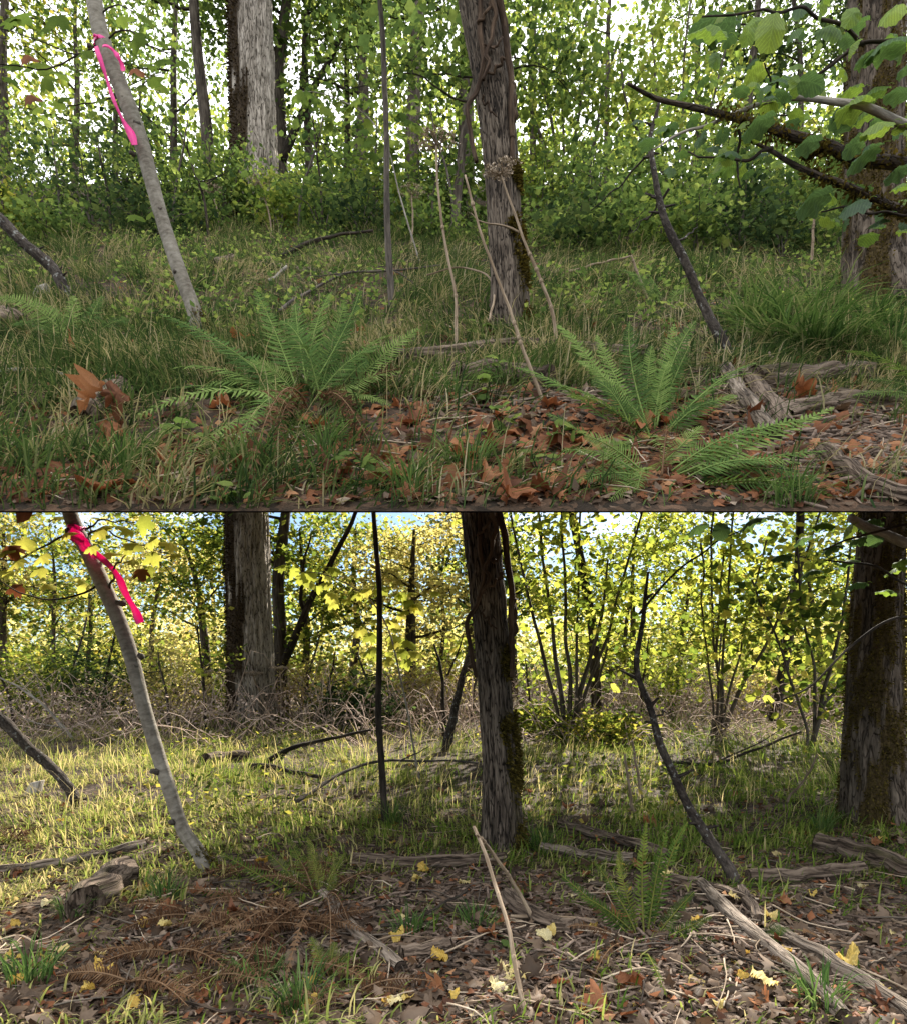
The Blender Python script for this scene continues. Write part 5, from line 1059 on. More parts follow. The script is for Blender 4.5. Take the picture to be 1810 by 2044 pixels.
stick('dark curved dead branch in grass right of wide grey trunk' + LC, [(525, 1525), (580, 1495), (640, 1478), (740, 1458)], [dl(1532), dl(1530), dl(1525), dl(1520)], 12, 5, 'bark_dark', twigs=[[(580, 1495), (560, 1515), (540, 1540)]], seed=11)
stick('mossy fallen branch in grass below the curved one' + LC, [(500, 1528), (560, 1535), (640, 1552)], [dl(1540), dl(1545), dl(1560)], 13, 8, 'bark_moss', seed=12)
stick('long thin branch arching across grass behind pole sapling' + LC, [(590, 1600), (680, 1545), (760, 1520), (880, 1518), (960, 1522)], [dl(1610), dl(1580), dl(1560), dl(1545), dl(1540)], 8, 4, 'bark_stem', twigs=[[(800, 1518), (840, 1500), (860, 1488)]], seed=13)
stick('pale thin stick lying under the right fern' + LC, [(1020, 1826), (1110, 1830), (1220, 1843), (1330, 1880), (1480, 1950)], [dl(1832), dl(1834), dl(1848), dl(1885), dl(1955)], 8, 6, 'stalk', name='dry_stick', cat='stick', seed=14)
stick('curved dead branch lying at right in shaded grass' + LC, [(1330, 1520), (1420, 1525), (1500, 1500), (1600, 1460)], [dl(1530)] * 4, 8, 4, 'bark_dark', twigs=[[(1420, 1525), (1520, 1480), (1580, 1440)]], seed=15)
stick('dry stem leaning up right in shaded grass' + LC, [(1570, 1600), (1610, 1550), (1630, 1505)], [dl(1610)] * 3, 5, 4, 'stalk', seed=16, name='dry_stick', cat='stick')
for k, (pts, w_, mt, lab) in enumerate([([(1180, 1760), (1290, 1790), (1400, 1830)], 9, 'wood_pale', 'grey stick lying behind the right fern'), ([(1480, 1900), (1600, 1890), (1730, 1880)], 7, 'stalk', 'pale stick lying between diagonal logs'), ([(1230, 1950), (1330, 1990), (1420, 2040)], 10, 'wood_rot', 'dark stick lying below the right fern'), ([(1440, 1820), (1560, 1860), (1680, 1880)], 9, 'wood_rot', 'dark stick crossing above second diagonal log'), ([(880, 1800), (960, 1840), (1060, 1880)], 12, 'wood_rot', 'dark stick lying left of the bent stalks'), ([(760, 1850), (840, 1830), (930, 1780)], 8, 'bark_dark', 'thin dark stick left of the bent stalks'), ([(1620, 1960), (1700, 1940), (1810, 1900)], 8, 'wood_pale', 'grey stick near right edge of the litter'), ([(300, 1990), (420, 2010), (560, 2030)], 8, 'wood_rot', 'dark stick lying at bottom left')]):
    stick(lab + LC, pts, gd(dl, pts), w_, w_ * .6, mt, name='dry_stick', cat='stick', seed=60 + k)
stick('thin twig lying across right rot' + LC, [(1600, 1785), (1700, 1810), (1830, 1850)], [dl(1792), dl(1818), dl(1858)], 7, 5, 'stalk', seed=17)
stick('short lichen leaning trunk left of middle tree' + LC, [(890, 1500), (905, 1430), (925, 1340), (940, 1290)], [dl(1500)] * 4, 22, 7, 'bark_lichen', seed=18, name='leaning_snag', cat='dead tree')
stick('thin mossy dead stem left of middle tree' + LC, [(888, 1470), (884, 1400), (880, 1330), (865, 1285)], [dl(1470)] * 4, 10, 4, 'bark_dark', seed=19, name='dead_sapling', cat='dead tree')
stick('bare pale stems tangle at left edge' + LC, [(150, 1480), (100, 1420), (50, 1380), (-20, 1340)], [dl(1480)] * 4, 6, 3, 'twig_pale', twigs=[[(120, 1450), (60, 1440), (0, 1400)], [(100, 1420), (40, 1360), (20, 1320)], [(130, 1465), (90, 1400), (60, 1300)]], seed=20)

# ------------------------------------------------------------------ dead umbel stalks
def stalk(label, pts, ds, w0, w1, head=None, side=None, seed=0, hr=.16, name='dead_stalk', htilt=0.0, group=None):
    P = [at(p[0], p[1], q) for p, q in zip(pts, ds)]; rng = np.random.RandomState(seed)
    root = thing(name, label, 'dry plant', P[0], group); g = G(); Q = tube(g, P, (pr(w0, ds[0]), pr(w1, ds[-1])), 8, 50, .012, seed=seed); st_ = part('stem', g, MT['stalk'], root)
    for i0 in rng.randint(6, 46, 4):
        g = G(); tube(g, [Q[i0] - (Q[i0 + 1] - Q[i0]) * .4, Q[i0] + (Q[i0 + 1] - Q[i0]) * .4], (pr(w0, ds[0]) * 1.02, pr(w0, ds[0]) * .96), 8, 4); part('node', g, MT['stalk'], st_, base=P[0])
    if side:
        g = G(); tube(g, [at(p[0], p[1], np.mean(ds)) for p in side], (pr(w0 * .6, ds[0]), .002), 6, 16, .01); part('side_stem', g, MT['stalk'], root)
    if head is not None:
        e = Q[-1]; g = G(); hp = []
        for k in range(26):
            az = rng.uniform(0, 6.28); rr = hr * math.sqrt(rng.uniform(.05, 1)); q = e + np.array([math.cos(az) * rr, math.sin(az) * rr * .8, hr * .5 - rr * .22 + math.cos(az) * rr * htilt])
            tube(g, [e, (e + q) / 2 + [0, 0, -.01], q], (.003, .0018), 4, 4, cap=False); hp.append(q)
        ur = part('umbel_rays', g, MT['stalk'], root)
        g = G(); hp = np.array(hp); n = len(hp) * 16; pos = np.repeat(hp, 16, 0) + rng.normal(0, .016, (n, 3)) * [1, 1, .45]
        scatter(g, DIAM, pos, rot_frames(n, rng, 1.2), rng.uniform(.012, .024, n), rng.uniform(.5, 1, n)); part('umbel', g, MT['stalk'], root, kind='stuff', smooth=False).parent = ur
du1 = du(820)
stalk('tall pale dead stalk slanting left across the middle tree' + UB, [(1092, 824), (1060, 740), (1020, 630), (985, 535), (955, 450), (928, 352)], [du1 + .05 * i for i in range(6)], 8, 4, seed=1)
d = du(722); stalk('dead stalk with seed head in front of the middle tree' + UB, [(1116, 726), (1105, 640), (1080, 560), (1045, 480), (1025, 420), (998, 350)], [d] * 6, 8, 4, head=1, side=[(1037, 462), (1000, 450), (960, 443), (940, 425)], seed=2, hr=.13, htilt=.35)
d = du(706); stalk('tall dead stalk with wide seed head left of the middle tree' + UB, [(912, 712), (911, 620), (905, 560), (885, 470), (874, 380), (870, 292)], [d] * 6, 7, 4, head=1, seed=3, hr=.15)
d = dl(2050); stalk('long pale bent stalk reaching the bottom edge' + LC, [(1056, 2060), (1030, 1940), (1012, 1850), (985, 1760), (966, 1700), (943, 1652)], [d, d + .15, d + .3, d + .5, d + .6, d + .75], 10, 7, seed=4)
d = dl(1838); stalk('shorter pale stalk leaning against the long bent one' + LC, [(1065, 1838), (1040, 1785), (1010, 1740), (975, 1692), (950, 1662)], [d, d, d - .1, d - .2, d - .35], 9, 6, seed=5)
for k, (bx, by, tx, ty, lab, fn, df) in enumerate([(540, 1445, 505, 1350, 'umbel stalk before right side of wide grey trunk' + LC, lo, dl), (560, 1450, 560, 1340, 'umbel stalk just right of wide grey trunk' + LC, lo, dl), (475, 1448, 440, 1345, 'umbel stalk left of wide grey trunk' + LC, lo, dl), (425, 1452, 402, 1348, 'umbel stalk between ribboned sapling and wide grey trunk' + LC, lo, dl), (440, 470, 425, 385, 'faint umbel stalk left of wide grey trunk' + UB, up, du), (545, 470, 520, 365, 'faint umbel stalk before wide grey trunk' + UB, up, du), (820, 500, 822, 390, 'umbel stalk before the mossy mid size trunk' + UB, up, du)]):
    d = df(by); stalk('thin dead ' + lab, [(bx, by + 6), ((bx + tx) / 2 + 3, (by + ty) / 2), (tx, ty)], [d] * 3, 4, 3, head=1, seed=20 + k, hr=.2, group='dead umbel stalks in the background')
for k, (bx, by, tx, ty, lab, df) in enumerate([(1268, 1640, 1245, 1505, 'bare dead stalk left of leaning snag' + LC, dl), (1285, 1610, 1262, 1480, 'second bare dead stalk left of leaning snag, further back' + LC, dl), (1300, 610, 1258, 510, 'bare dead stalk left of leaning snag' + UB, du), (1285, 480, 1262, 400, 'thin bare stalk before leafy shrub left of snag' + UB, du), (1620, 540, 1625, 430, 'brown bare stalk left of mossy right trunk' + UB, du), (150, 480, 125, 440, 'short bare stalk before dark evergreen shrub' + UB, du)]):
    d = df(by); stalk(lab, [(bx, by + 6), ((bx + tx) / 2 - 2, (by + ty) / 2), (tx, ty)], [d] * 3, 7, 4, seed=40 + k)
# ------------------------------------------------------------------ grass, litter
def tufts(fn_h, dmin, dmax, n, rng, slope_x=.82, power=1.4, keep=None):
    u = rng.uniform(0, 1, n); y = (dmin ** (1 - power) + u * (dmax ** (1 - power) - dmin ** (1 - power))) ** (1 / (1 - power)) if power != 1 else dmin * (dmax / dmin) ** u
    x = rng.uniform(-1, 1, n) * slope_x * y
    if keep is not None:
        k = rng.uniform(0, 1, n) < keep(x, y); x, y = x[k], y[k]
    return x, y
def ell(x, y, c, rx, ry): return np.exp(-(((x - c[0]) / rx) ** 2 + ((y - c[1]) / ry) ** 2) ** 2)
def grass(name, label, mat, x, y, hz, per, hgt, wd, tone, rng, lean=.9, kind='stuff', spread=.05, upv=(0, 0, 1)):
    N = len(x) * per
    bx = np.repeat(x, per) + rng.normal(0, spread, N); by = np.repeat(y, per) + rng.normal(0, spread, N)
    if hz is Gu: by = np.maximum(by, EDGE + .02)
    hg = np.repeat(hgt * rng.uniform(.55, 1.2, len(x)), per) * rng.uniform(.6, 1.15, N)
    tn = np.clip(np.repeat(np.broadcast_to(tone, (len(x),)) + rng.normal(0, .12, len(x)), per) + rng.normal(0, .16, N), 0, 1)
    g = G(); blades(g, np.stack([bx, by, hz(bx, by) - .01], 1), hg, wd * rng.uniform(.6, 1.2, N), (rng.uniform(.15, lean, N), 11 * fbm(bx * .55, by * .55, 71) + rng.normal(0, 1.0, N)), tn, rng, upv, norm=True)
    return single(name, g, MT[mat], label, 'grass', (0, 0, 0), kind=kind, smooth=False)
rng = np.random.RandomState(15)
cA = up(1000, 860); cB = up(1650, 860); cC = up(1330, 940); cD = up(600, 960); cH = up(550, 850); cI = up(1230, 850)
def keep_u(x, y):
    k = .55 + .9 * (fbm(x * 1.1, y * 1.1, 31) - .35)
    k = k * (.35 + .95 * sst(vn(x * 4.3, y * 4.3, 37), .25, .6)) * (1 - .82 * ell(x, y, cA, .75, .55)) * (1 - .97 * ell(x, y, cB, .95, .75)) * (1 - .85 * ell(x, y, cC, .55, .4)) * (1 - .72 * ell(x, y, cH, .9, .5)) * (1 - .8 * ell(x, y, cI, .5, .4)) * np.where(y < 3.9, .42, 1) * np.where(y < 4.6, .75, 1)
    return np.clip(k, 0, 1)
x, y = tufts(Gu, 3.05, 15, 17200, rng, keep=keep_u, power=1.15)
grass('long_grass', 'long arching green and straw grass covering upper bank', 'grass_up', x, y, Gu, 10, np.where(y < 7, .215, .27) * (.6 + .8 * vn(x * 1.7, y * 1.7, 23)), .0098, np.where(vn(x * 5.1, y * 5.1, 17) + .25 * rng.normal(0, 1, len(x)) > .72, .72, .2) + .3 * (fbm(x * .8, y * .8, 91) - .4), rng, 2.3, spread=.05)
x, y = tufts(Gu, 3.05, 9, 1500, rng, keep=keep_u, power=1.2)
grass('dry_grass', 'scattered tall dry straw blades on upper bank', 'grass_up', x, y, Gu, 3, .36, .005, .92, rng, 1.5)
# lush sedge tussocks at right, each countable
seds = [(1560, 690, 'right of leaning snag'), (1620, 700, 'in middle of long grass at right'), (1680, 690, 'below mossy right trunk'), (1740, 660, 'at foot of mossy right trunk'), (1640, 640, 'left of mossy right trunk'), (1570, 635, 'behind the right hand tussocks'), (1500, 660, 'close right of leaning snag'), (1780, 700, 'at right edge below mossy trunk')]
for k, (px, py, lab) in enumerate(seds):
    b = up(px, py); q = np.random.RandomState(900 + k); N = 150
    g = G(); th = q.uniform(0, 6.28, N); r_ = np.sqrt(q.uniform(0, 1, N)) * .16
    bb = np.stack([b[0] + np.cos(th) * r_, b[1] + np.sin(th) * r_, np.zeros(N)], 1); bb[:, 2] = Gu(bb[:, 0], bb[:, 1]) - .01
    blades(g, bb, q.uniform(.22, .6, N) * (.62 if px > 1650 else .95), q.uniform(.010, .020, N), (q.uniform(.4, 1.8, N), th + q.normal(0, .5, N)), np.clip(q.normal(.5, .33, N), 0, 1), q, norm=True)
    single('sedge_tussock', g, MT['grass_deep'], 'lush dark green sedge tussock ' + lab + UB, 'grass tussock', b, group='sedge tussocks below the mossy trunk', smooth=False)
for k, (px, py, hh, lab) in enumerate([(900, 800, .3, 'green grass tuft right in front of the rotten crosswise logs'), (930, 930, .32, 'broad bladed grass tuft at bottom centre'), (500, 950, .32, 'dark green grass tuft under the left centre fern'), (820, 980, .28, 'dense grass tuft at bottom left of centre'), (250, 940, .3, 'grass tuft at bottom left'), (70, 930, .3, 'grass tuft in bottom left corner'), (1010, 780, .34, 'slender grass tuft before the second rotten log'), (1570, 1000, .25, 'yellow green grass tuft in bottom right corner'), (640, 905, .3, 'dark grass tuft in front of left centre fern')]):
    b = up(px, py); q = np.random.RandomState(930 + k); N = 75
    g = G(); th = q.uniform(0, 6.28, N); r_ = np.sqrt(q.uniform(0, 1, N)) * .1
    bb = np.stack([b[0] + np.cos(th) * r_, np.maximum(b[1] + np.sin(th) * r_, EDGE + .03), np.zeros(N)], 1); bb[:, 2] = Gu(bb[:, 0], bb[:, 1]) - .01
    blades(g, bb, q.uniform(.5, 1.1, N) * hh, q.uniform(.004, .010, N), (q.uniform(.3, 1.1, N), th + q.normal(0, .5, N)), np.clip(q.normal(.5, .25, N), 0, 1), q)
    single('grass_tuft', g, MT['grass_deep'], lab + UB, 'grass tuft', b, group='grass tufts at front of upper bank', smooth=False)
cE = lo(950, 1850); cF = lo(1600, 1880); cG = lo(400, 1880)
def keep_l(x, y):
    k = .6 + .9 * (fbm(x * 1.0, y * 1.0, 61) - .35)
    k = k * (.35 + .95 * sst(vn(x * 4.3, y * 4.3, 67), .25, .6)) * (1 - .93 * ell(x, y, cE, .95, 1.0)) * (1 - .95 * ell(x, y, cF, 1.2, 1.0)) * (1 - .75 * ell(x, y, cG, .9, .7)) * np.where(y < 3.6, .35, 1) * np.where(y < 4.4, .7, 1)
    return np.clip(k, 0, 1)
x, y = tufts(Gl, 2.4, 15, 18000, rng, keep=keep_l, power=1.15)
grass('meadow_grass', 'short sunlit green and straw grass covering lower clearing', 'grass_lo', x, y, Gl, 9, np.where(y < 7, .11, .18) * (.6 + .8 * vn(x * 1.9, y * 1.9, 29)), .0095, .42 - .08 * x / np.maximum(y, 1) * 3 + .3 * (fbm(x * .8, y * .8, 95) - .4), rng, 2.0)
x, y = tufts(Gl, 5.5, 15, 900, rng, power=1.2)
grass('dry_grass', 'scattered tall dry straw blades in lower clearing', 'grass_lo', x, y, Gl, 3, .42, .006, .9, rng, 1.8)
for k, (px, py, hh, lab) in enumerate([(820, 1860, .2, 'small green grass tuft left of the bent stalks'), (955, 1850, .18, 'small green grass tuft beside the long bent stalk'), (780, 1640, .3, 'bright grass tuft at foot of the pole sapling'), (1075, 1690, .25, 'bright grass tuft right of the middle tree foot'), (1640, 1660, .3, 'green tuft left of mossy right trunk'), (600, 2010, .25, 'dark grass tuft at bottom left of centre'), (60, 1960, .28, 'dark grass tuft in bottom left corner'), (520, 1960, .2, 'grass tuft among brown fronds'), (1640, 2030, .2, 'grass tuft between diagonal logs at the bottom'), (330, 1800, .2, 'grass tuft right of the cut log'), (150, 1830, .2, 'grass tuft left of the cut log')]):
    b = lo(px, py); q = np.random.RandomState(960 + k); N = 70
    g = G(); th = q.uniform(0, 6.28, N); r_ = np.sqrt(q.uniform(0, 1, N)) * .08
    bb = np.stack([b[0] + np.cos(th) * r_, b[1] + np.sin(th) * r_, np.zeros(N)], 1); bb[:, 2] = Gl(bb[:, 0], bb[:, 1]) - .01
    blades(g, bb, q.uniform(.5, 1.1, N) * hh, q.uniform(.004, .009, N), (q.uniform(.2, .9, N), th + q.normal(0, .5, N)), np.clip(q.normal(.4, .25, N), 0, 1), q)
    single('grass_tuft', g, MT['grass_deep'], lab + LC, 'grass tuft', b, group='grass tufts in lower clearing', smooth=False)
# fine litter
def litter(name, label, fh, dmin, dmax, n, mats, sizes, tone, rng, keep=None, tpl=STAR):
    x, y = tufts(fh, dmin, dmax, n, rng, power=1.6, keep=keep); k = len(x)
    g = G(); V = tpl[0].copy(); V[:, 2] *= 2.2
    nr = np.tile(np.array([[0, -SL if fh is Gu else 0, 1.0]]), (k, 1))
    scatter(g, (V, tpl[1]), np.stack([x, y, fh(x, y) + rng.uniform(0, .03, k)], 1), rot_frames(k, rng, .38, nr), rng.uniform(*sizes, k), np.clip(rng.normal(tone, .27, k), 0, 1))
    single(name, g, MT[mats], label, 'leaf litter', (0, 0, 0), kind='stuff', smooth=False)
kl = lambda x, y: np.clip(.25 + .75 * ell(x, y, cA, .9, .7) + .6 * ell(x, y, cC, .9, .5) + .6 * ell(x, y, cB, 1., .8) + .5 * np.where(y < 3.6, 1, 0), 0, 1)
litter('leaf_litter', 'small rust brown leaf fragments on upper bank', Gu, 3.06, 13, 9500, 'leaf_brown', (.03, .09), .38, rng, kl)
litter('twig_litter', 'greyish brown old leaf scraps on upper bank', Gu, 3.03, 10, 8000, 'leaf_tan', (.02, .07), .35, rng, kl, DIAM)
kl2 = lambda x, y: np.where(y < 6, 1, .5)
litter('leaf_litter', 'small brown leaf fragments on lower clearing floor', Gl, 2.35, 12, 9000, 'leaf_tan', (.02, .065), .3, rng, kl2)
litter('rust_litter', 'small rust coloured leaf fragments on lower clearing floor', Gl, 2.35, 12, 5000, 'leaf_brown', (.02, .06), .3, rng, kl2, DIAM)
kl3 = lambda x, y: np.clip(.12 + .5 * np.where(y < 3.75, 1, 0) + .8 * ell(x, y, cA, .9, .7) + .7 * ell(x, y, cC, .9, .5) + .5 * ell(x, y, cD, 1.2, .45) + .4 * ell(x, y, cB, 1., .8), 0, 1)
litter('broken_leaves', 'broken rust and brown maple leaf pieces on upper bank', Gu, 3.13, 9, 4200, 'leaf_brown', (.05, .13), .4, rng, kl3, MAPLE)
litter('broken_leaves', 'broken brown leaf pieces on lower clearing floor', Gl, 2.35, 8, 1500, 'leaf_tan', (.04, .11), .35, rng, kl2, MAPLE)
def twigs(label, fh, f, n, rng, rows, px0=-80, px1=1890, mt='twig_pale'):
    g = G()
    for k in range(n):
        b = f(rng.uniform(px0, px1), rng.uniform(*rows)); az = rng.uniform(0, 6.28); ln = rng.uniform(.08, .4); e = b + np.array([math.cos(az) * ln, math.sin(az) * ln, 0]); m_ = (b + e) / 2 + np.array([rng.normal(0, .012), rng.normal(0, .012), 0])
        if fh is Gu and min(e[1], m_[1]) < EDGE + .05: continue
        for p in (b, e, m_): p[2] = float(fh(p[0], p[1])) + rng.uniform(.008, .05)
        r_ = rng.uniform(.0025, .006); tube(g, [b, m_, e], (r_, r_ * .5), 4, 7, .006, a=rng.uniform(0, 1), seed=k)
    single('fallen_twigs', g, MT[mt], label, 'twigs', (0, 0, 0), kind='stuff')
twigs('thin pale and brown twigs strewn over the litter' + UB, Gu, up, 200, rng, (620, 1000), mt='stalk')
twigs('thin pale twigs strewn over the litter' + LC, Gl, lo, 210, rng, (1600, 2040), mt='stalk')
twigs('dark thin twigs strewn over the litter' + LC, Gl, lo, 160, rng, (1680, 2040), mt='bark_dark')
# wood chips and needle-like twigs
def chips(name, label, fh, centres, n, rng, mat='chip', ls=(.03, .13)):
    g = G(); c = np.array([[q[0], q[1]] for q, _, _ in centres]); rr = np.array([[a, b] for _, a, b in centres])
    i = rng.randint(0, len(c), n); xy = c[i] + rng.normal(0, .6, (n, 2)) * rr[i]
    if fh is Gu: xy[:, 1] = np.maximum(xy[:, 1], EDGE + .05)
    V = np.array([[-.09, 0, 0], [.09, 0, 0], [.06, 1, 0], [-.07, 1, 0], [-.07, .03, .09], [.07, .03, .09], [.05, .95, .06], [-.05, .95, .06]], float)
    F = np.array([[0, 1, 2, 3][::-1], [4, 5, 6, 7], [0, 1, 5, 4], [1, 2, 6, 5], [2, 3, 7, 6], [3, 0, 4, 7]])
    nr = np.tile(np.array([[0, -SL if fh is Gu else 0, 1.0]]), (n, 1))
    scatter(g, (V, F), np.stack([xy[:, 0], xy[:, 1], fh(xy[:, 0], xy[:, 1]) + .008], 1), rot_frames(n, rng, .2, nr, axis=np.tile(np.array([[.5, -.12, 0]]), (n, 1)) if fh is Gu else None), rng.uniform(*ls, n), rng.uniform(0, 1, n))
    single(name, g, MT[mat], label, 'wood chips', (0, 0, 0), kind='stuff', smooth=False)
chips('wood_chips', 'crumbled rotten wood pieces at right' + UB, Gu, [(up(1680, 850), .8, .5), (up(1620, 790), .7, .4), (up(1050, 790), .7, .3), (up(1740, 900), .6, .4)], 3000, rng, ls=(.025, .12))
chips('wood_chips', 'crumbled rotten wood pieces on the floor' + LC, Gl, [(lo(950, 1800), .9, .6), (lo(1620, 1850), 1.0, .8), (lo(1000, 1920), .9, .5), (lo(850, 1760), .8, .5), (lo(1300, 1950), .8, .5), (lo(400, 1930), .8, .5)], 5200, rng, ls=(.02, .10))

# ------------------------------------------------------------------ individual fallen leaves
def curl(tpl, c, seed):
    q = np.random.RandomState(seed); V = tpl[0].copy(); an = q.uniform(0, 3.14); uu = V[:, 0] * math.cos(an) + (V[:, 1] - .4) * math.sin(an)
    V[:, 2] += c * uu ** 2 * 2.2 + .14 * np.sin(V[:, 0] * 7 + q.uniform(0, 6)) * np.sin(V[:, 1] * 6 + q.uniform(0, 6)) + q.normal(0, .06, len(V)); return V, tpl[1]
MAP2 = sub(MAPLE); HZ2 = sub(HZ[0])
LB = [leaf_mesh('fallen_leaf', curl(MAP2, random.choice([.5, .8, 1.1, -.6]), i), 'leaf_brown', .2 + .1 * i, .15, i, .4) for i in range(7)]
RUST = [leaf_mesh('fallen_leaf', curl(MAP2, c_, 60 + i), 'leaf_brown', t_, .5, i + 3, .3) for i, (c_, t_) in enumerate(((-1.5, .38), (1.7, .85), (-.9, .7)))]
LT = [leaf_mesh('fallen_leaf', curl(MAP2, random.choice([.4, .8, -.5]), i + 20), 'leaf_tan', .3 + .13 * i, .15, i, .3) for i in range(4)]
LY = [leaf_mesh('fallen_leaf', curl(HZ2, random.choice([.4, .7, -.4]), i + 40), 'leaf_yellow', .1 + .16 * i, .15, i, .25) for i in range(6)]
def fallen(me, pos, size, rng, label, group, slope, cat='fallen leaf', lift=.02, tilt=.35):
    size *= .82; pos = np.array(pos)
    if slope > .3 and pos[1] < EDGE + size * .8: pos[2] += SL * (EDGE + size * .8 - pos[1]); pos[1] = EDGE + size * .8
    o = bpy.data.objects.new('fallen_leaf', me); C.objects.link(o)
    z = Vector((rng.normal(0, tilt), -slope + rng.normal(0, tilt), 1)).normalized(); a = rng.uniform(0, 6.28); y = Vector((math.cos(a), math.sin(a), 0)); y = (y - z * y.dot(z)).normalized(); x_ = y.cross(z)
    M = Matrix((x_, y, z)).transposed().to_4x4() @ Matrix.Scale(size, 4); M.translation = Vector((float(pos[0]), float(pos[1]), float(pos[2]) + lift)); o.matrix_world = M
    return tag(o, label, cat, group)
q = np.random.RandomState(55)
named_u = [(225, 800, .26, 0, .10, 'huge curled rust leaf draped on the short cut log'), (205, 770, .22, 3, .12, 'paler brown leaf behind the huge rust leaf on the cut log'), (210, 868, .2, 4, .04, 'orange brown leaf below the huge rust leaf'), (148, 716, .2, 6, .08, 'pale orange star shaped leaf in grass above the long twig'), (490, 692, .2, 5, .12, 'rust leaf held up in fern left of the upright fronds'), (225, 985, .2, 3, .03, 'brown leaf at bottom left below the fern'), (70, 1000, .2, 2, .03, 'rust leaf in bottom left corner'), (1005, 890, .2, 1, .03, 'wide red brown leaf right of the nettle leaves'), (925, 810, .16, 2, .03, 'rust leaf in front of the second rotten log'), (845, 830, .15, 2, .05, 'curled leaf left of the green grass tuft'), (1150, 890, .17, 5, .03, 'orange leaf left of the right corner fern'), (1040, 990, .2, 4, .03, 'folded orange leaf at bottom centre right'), (1130, 970, .17, 5, .03, 'orange leaf just left of the corner fern fronds'), (1590, 800, .18, 4, .06, 'pair of curled orange leaves by the darker diagonal log'), (1720, 950, .2, 4, .04, 'orange curled leaf by split pale log'), (1370, 990, .18, 2, .03, 'rust leaf under corner fern crown'), (1225, 840, .1, 1, .1, 'small red leaf caught in right centre fern'), (650, 855, .18, 5, .03, 'orange leaf under left centre fern'), (820, 855, .14, 1, .03, 'rust leaf left of centre grass'), (1340, 700, .13, 5, .05, 'orange leaf behind right centre fern')]
for i_, (px, py, s, k, lf_, lab) in enumerate(named_u):
    if i_ < 3:
        c_ = at((232, 200, 212)[i_], (760, 762, 838)[i_], up(px, 875)[1] - (.03, -.02, .08)[i_]); o_ = fallen(RUST[i_], c_, 1, q, lab + UB, None, 0, lift=0)
        y_ = Vector(((.12, -.55, .25)[i_], -.12, -1)).normalized(); z_ = Vector(((.45, -.5, .1)[i_], -1, .25)); z_ = (z_ - y_ * z_.dot(y_)).normalized()
        M_ = Matrix((y_.cross(z_), y_, z_)).transposed().to_4x4() @ Matrix.Diagonal(((.13, .10, .13)[i_], (.19, .21, .13)[i_], .13, 1)); M_.translation = Vector(c_); o_.matrix_world = M_
    else: fallen(LB[k], up(px, py), s, q, lab + UB, None, SL * .6, lift=lf_, tilt=.5)
for k in range(95):
    py = q.choice([q.uniform(780, 1010), q.uniform(640, 1010), q.uniform(500, 700)], p=[.55, .3, .15]); px = q.uniform(-60, 1870)
    if px > 720 and px < 1300 and py > 780 or q.uniform() < .75:
        fallen(LB[q.randint(7)] if q.uniform() < .65 else LT[q.randint(4)], up(px, py), q.uniform(.09, .2), q, 'curled brown fallen maple leaf lying among grass' + UB, 'brown maple leaves fallen on the upper bank', SL, lift=q.uniform(.01, .06), tilt=.45)
named_l = [(770, 1664 + 260, .1, LY, 4, 'pale leaf beside flat bark slab'), (857, 1738, .10, LY, 1, 'yellow leaf standing on crosswise rotten log'), (822, 1760, .08, LY, 3, 'yellow leaf left of the standing one below rotten log'), (780, 1885, .09, LY, 2, 'yellow leaf left of bark slab'), (888, 1935, .1, LY, 0, 'bright yellow leaf in lower centre'), (1045, 1975, .14, LY, 4, 'large pale leaf by the long bent stalk'), (1010, 1945, .09, LY, 4, 'pale leaf between the stalk feet'), (985, 2000, .11, LY, 5, 'cream leaf at bottom centre'), (1100, 1895, .1, LY, 5, 'cream leaf right of the bent stalks'), (1185, 1930, .09, LY, 1, 'yellow leaf below the right fern'), (290, 1785, .09, LY, 0, 'orange yellow leaf on right side of cut log'), (515, 1732, .1, LY, 0, 'orange yellow leaf right of ribboned sapling foot'), (1285, 1655, .13, LB, 6, 'bright orange leaf right of the middle tree'), (1340, 1760, .1, LY, 4, 'cream leaf right of the fern tips'), (1470, 1810, .1, LY, 4, 'pale curled leaf on the diagonal log'), (1680, 1950, .12, LY, 2, 'long yellow leaf near second diagonal log'), (1190, 2035, .22, LB, 4, 'large orange brown leaf at bottom edge'), (1270, 1980, .14, LB, 2, 'rust leaf below the right fern'), (1320, 2000, .12, LT, 3, 'tan leaf at foot of the fern'), (880, 1640 - 60, .1, LB, 3, 'small red leaf in sunlit grass left of middle tree'), (1510, 1985, .14, LY, 4, 'cream leaf between fern and diagonal log'), (220, 1940, .1, LY, 2, 'yellow leaf in shaded grass at bottom left')]
for (px, py, s, S_, k, lab) in named_l:
    fallen(S_[k], lo(px, py), s * 1.0, q, lab + LC, None, 0.25, lift=.03, tilt=.3)
for k in range(190):
    py = q.uniform(1690, 2040) if q.uniform() < .75 else q.uniform(1500, 1700); px = q.uniform(-40, 1850); u_ = q.uniform()
    if u_ < .6: fallen(LY[q.randint(6)], lo(px, py), q.uniform(.04, .085), q, 'yellow fallen hazel leaf on the litter' + LC, 'yellow leaves fallen in the lower clearing', .15, lift=q.uniform(.01, .04))
    else: fallen(LB[q.randint(7)] if u_ < .78 else LT[q.randint(4)], lo(px, py), q.uniform(.06, .13), q, 'curled brown fallen leaf on the litter' + LC, 'brown leaves fallen in the lower clearing', .15, lift=q.uniform(.01, .04))
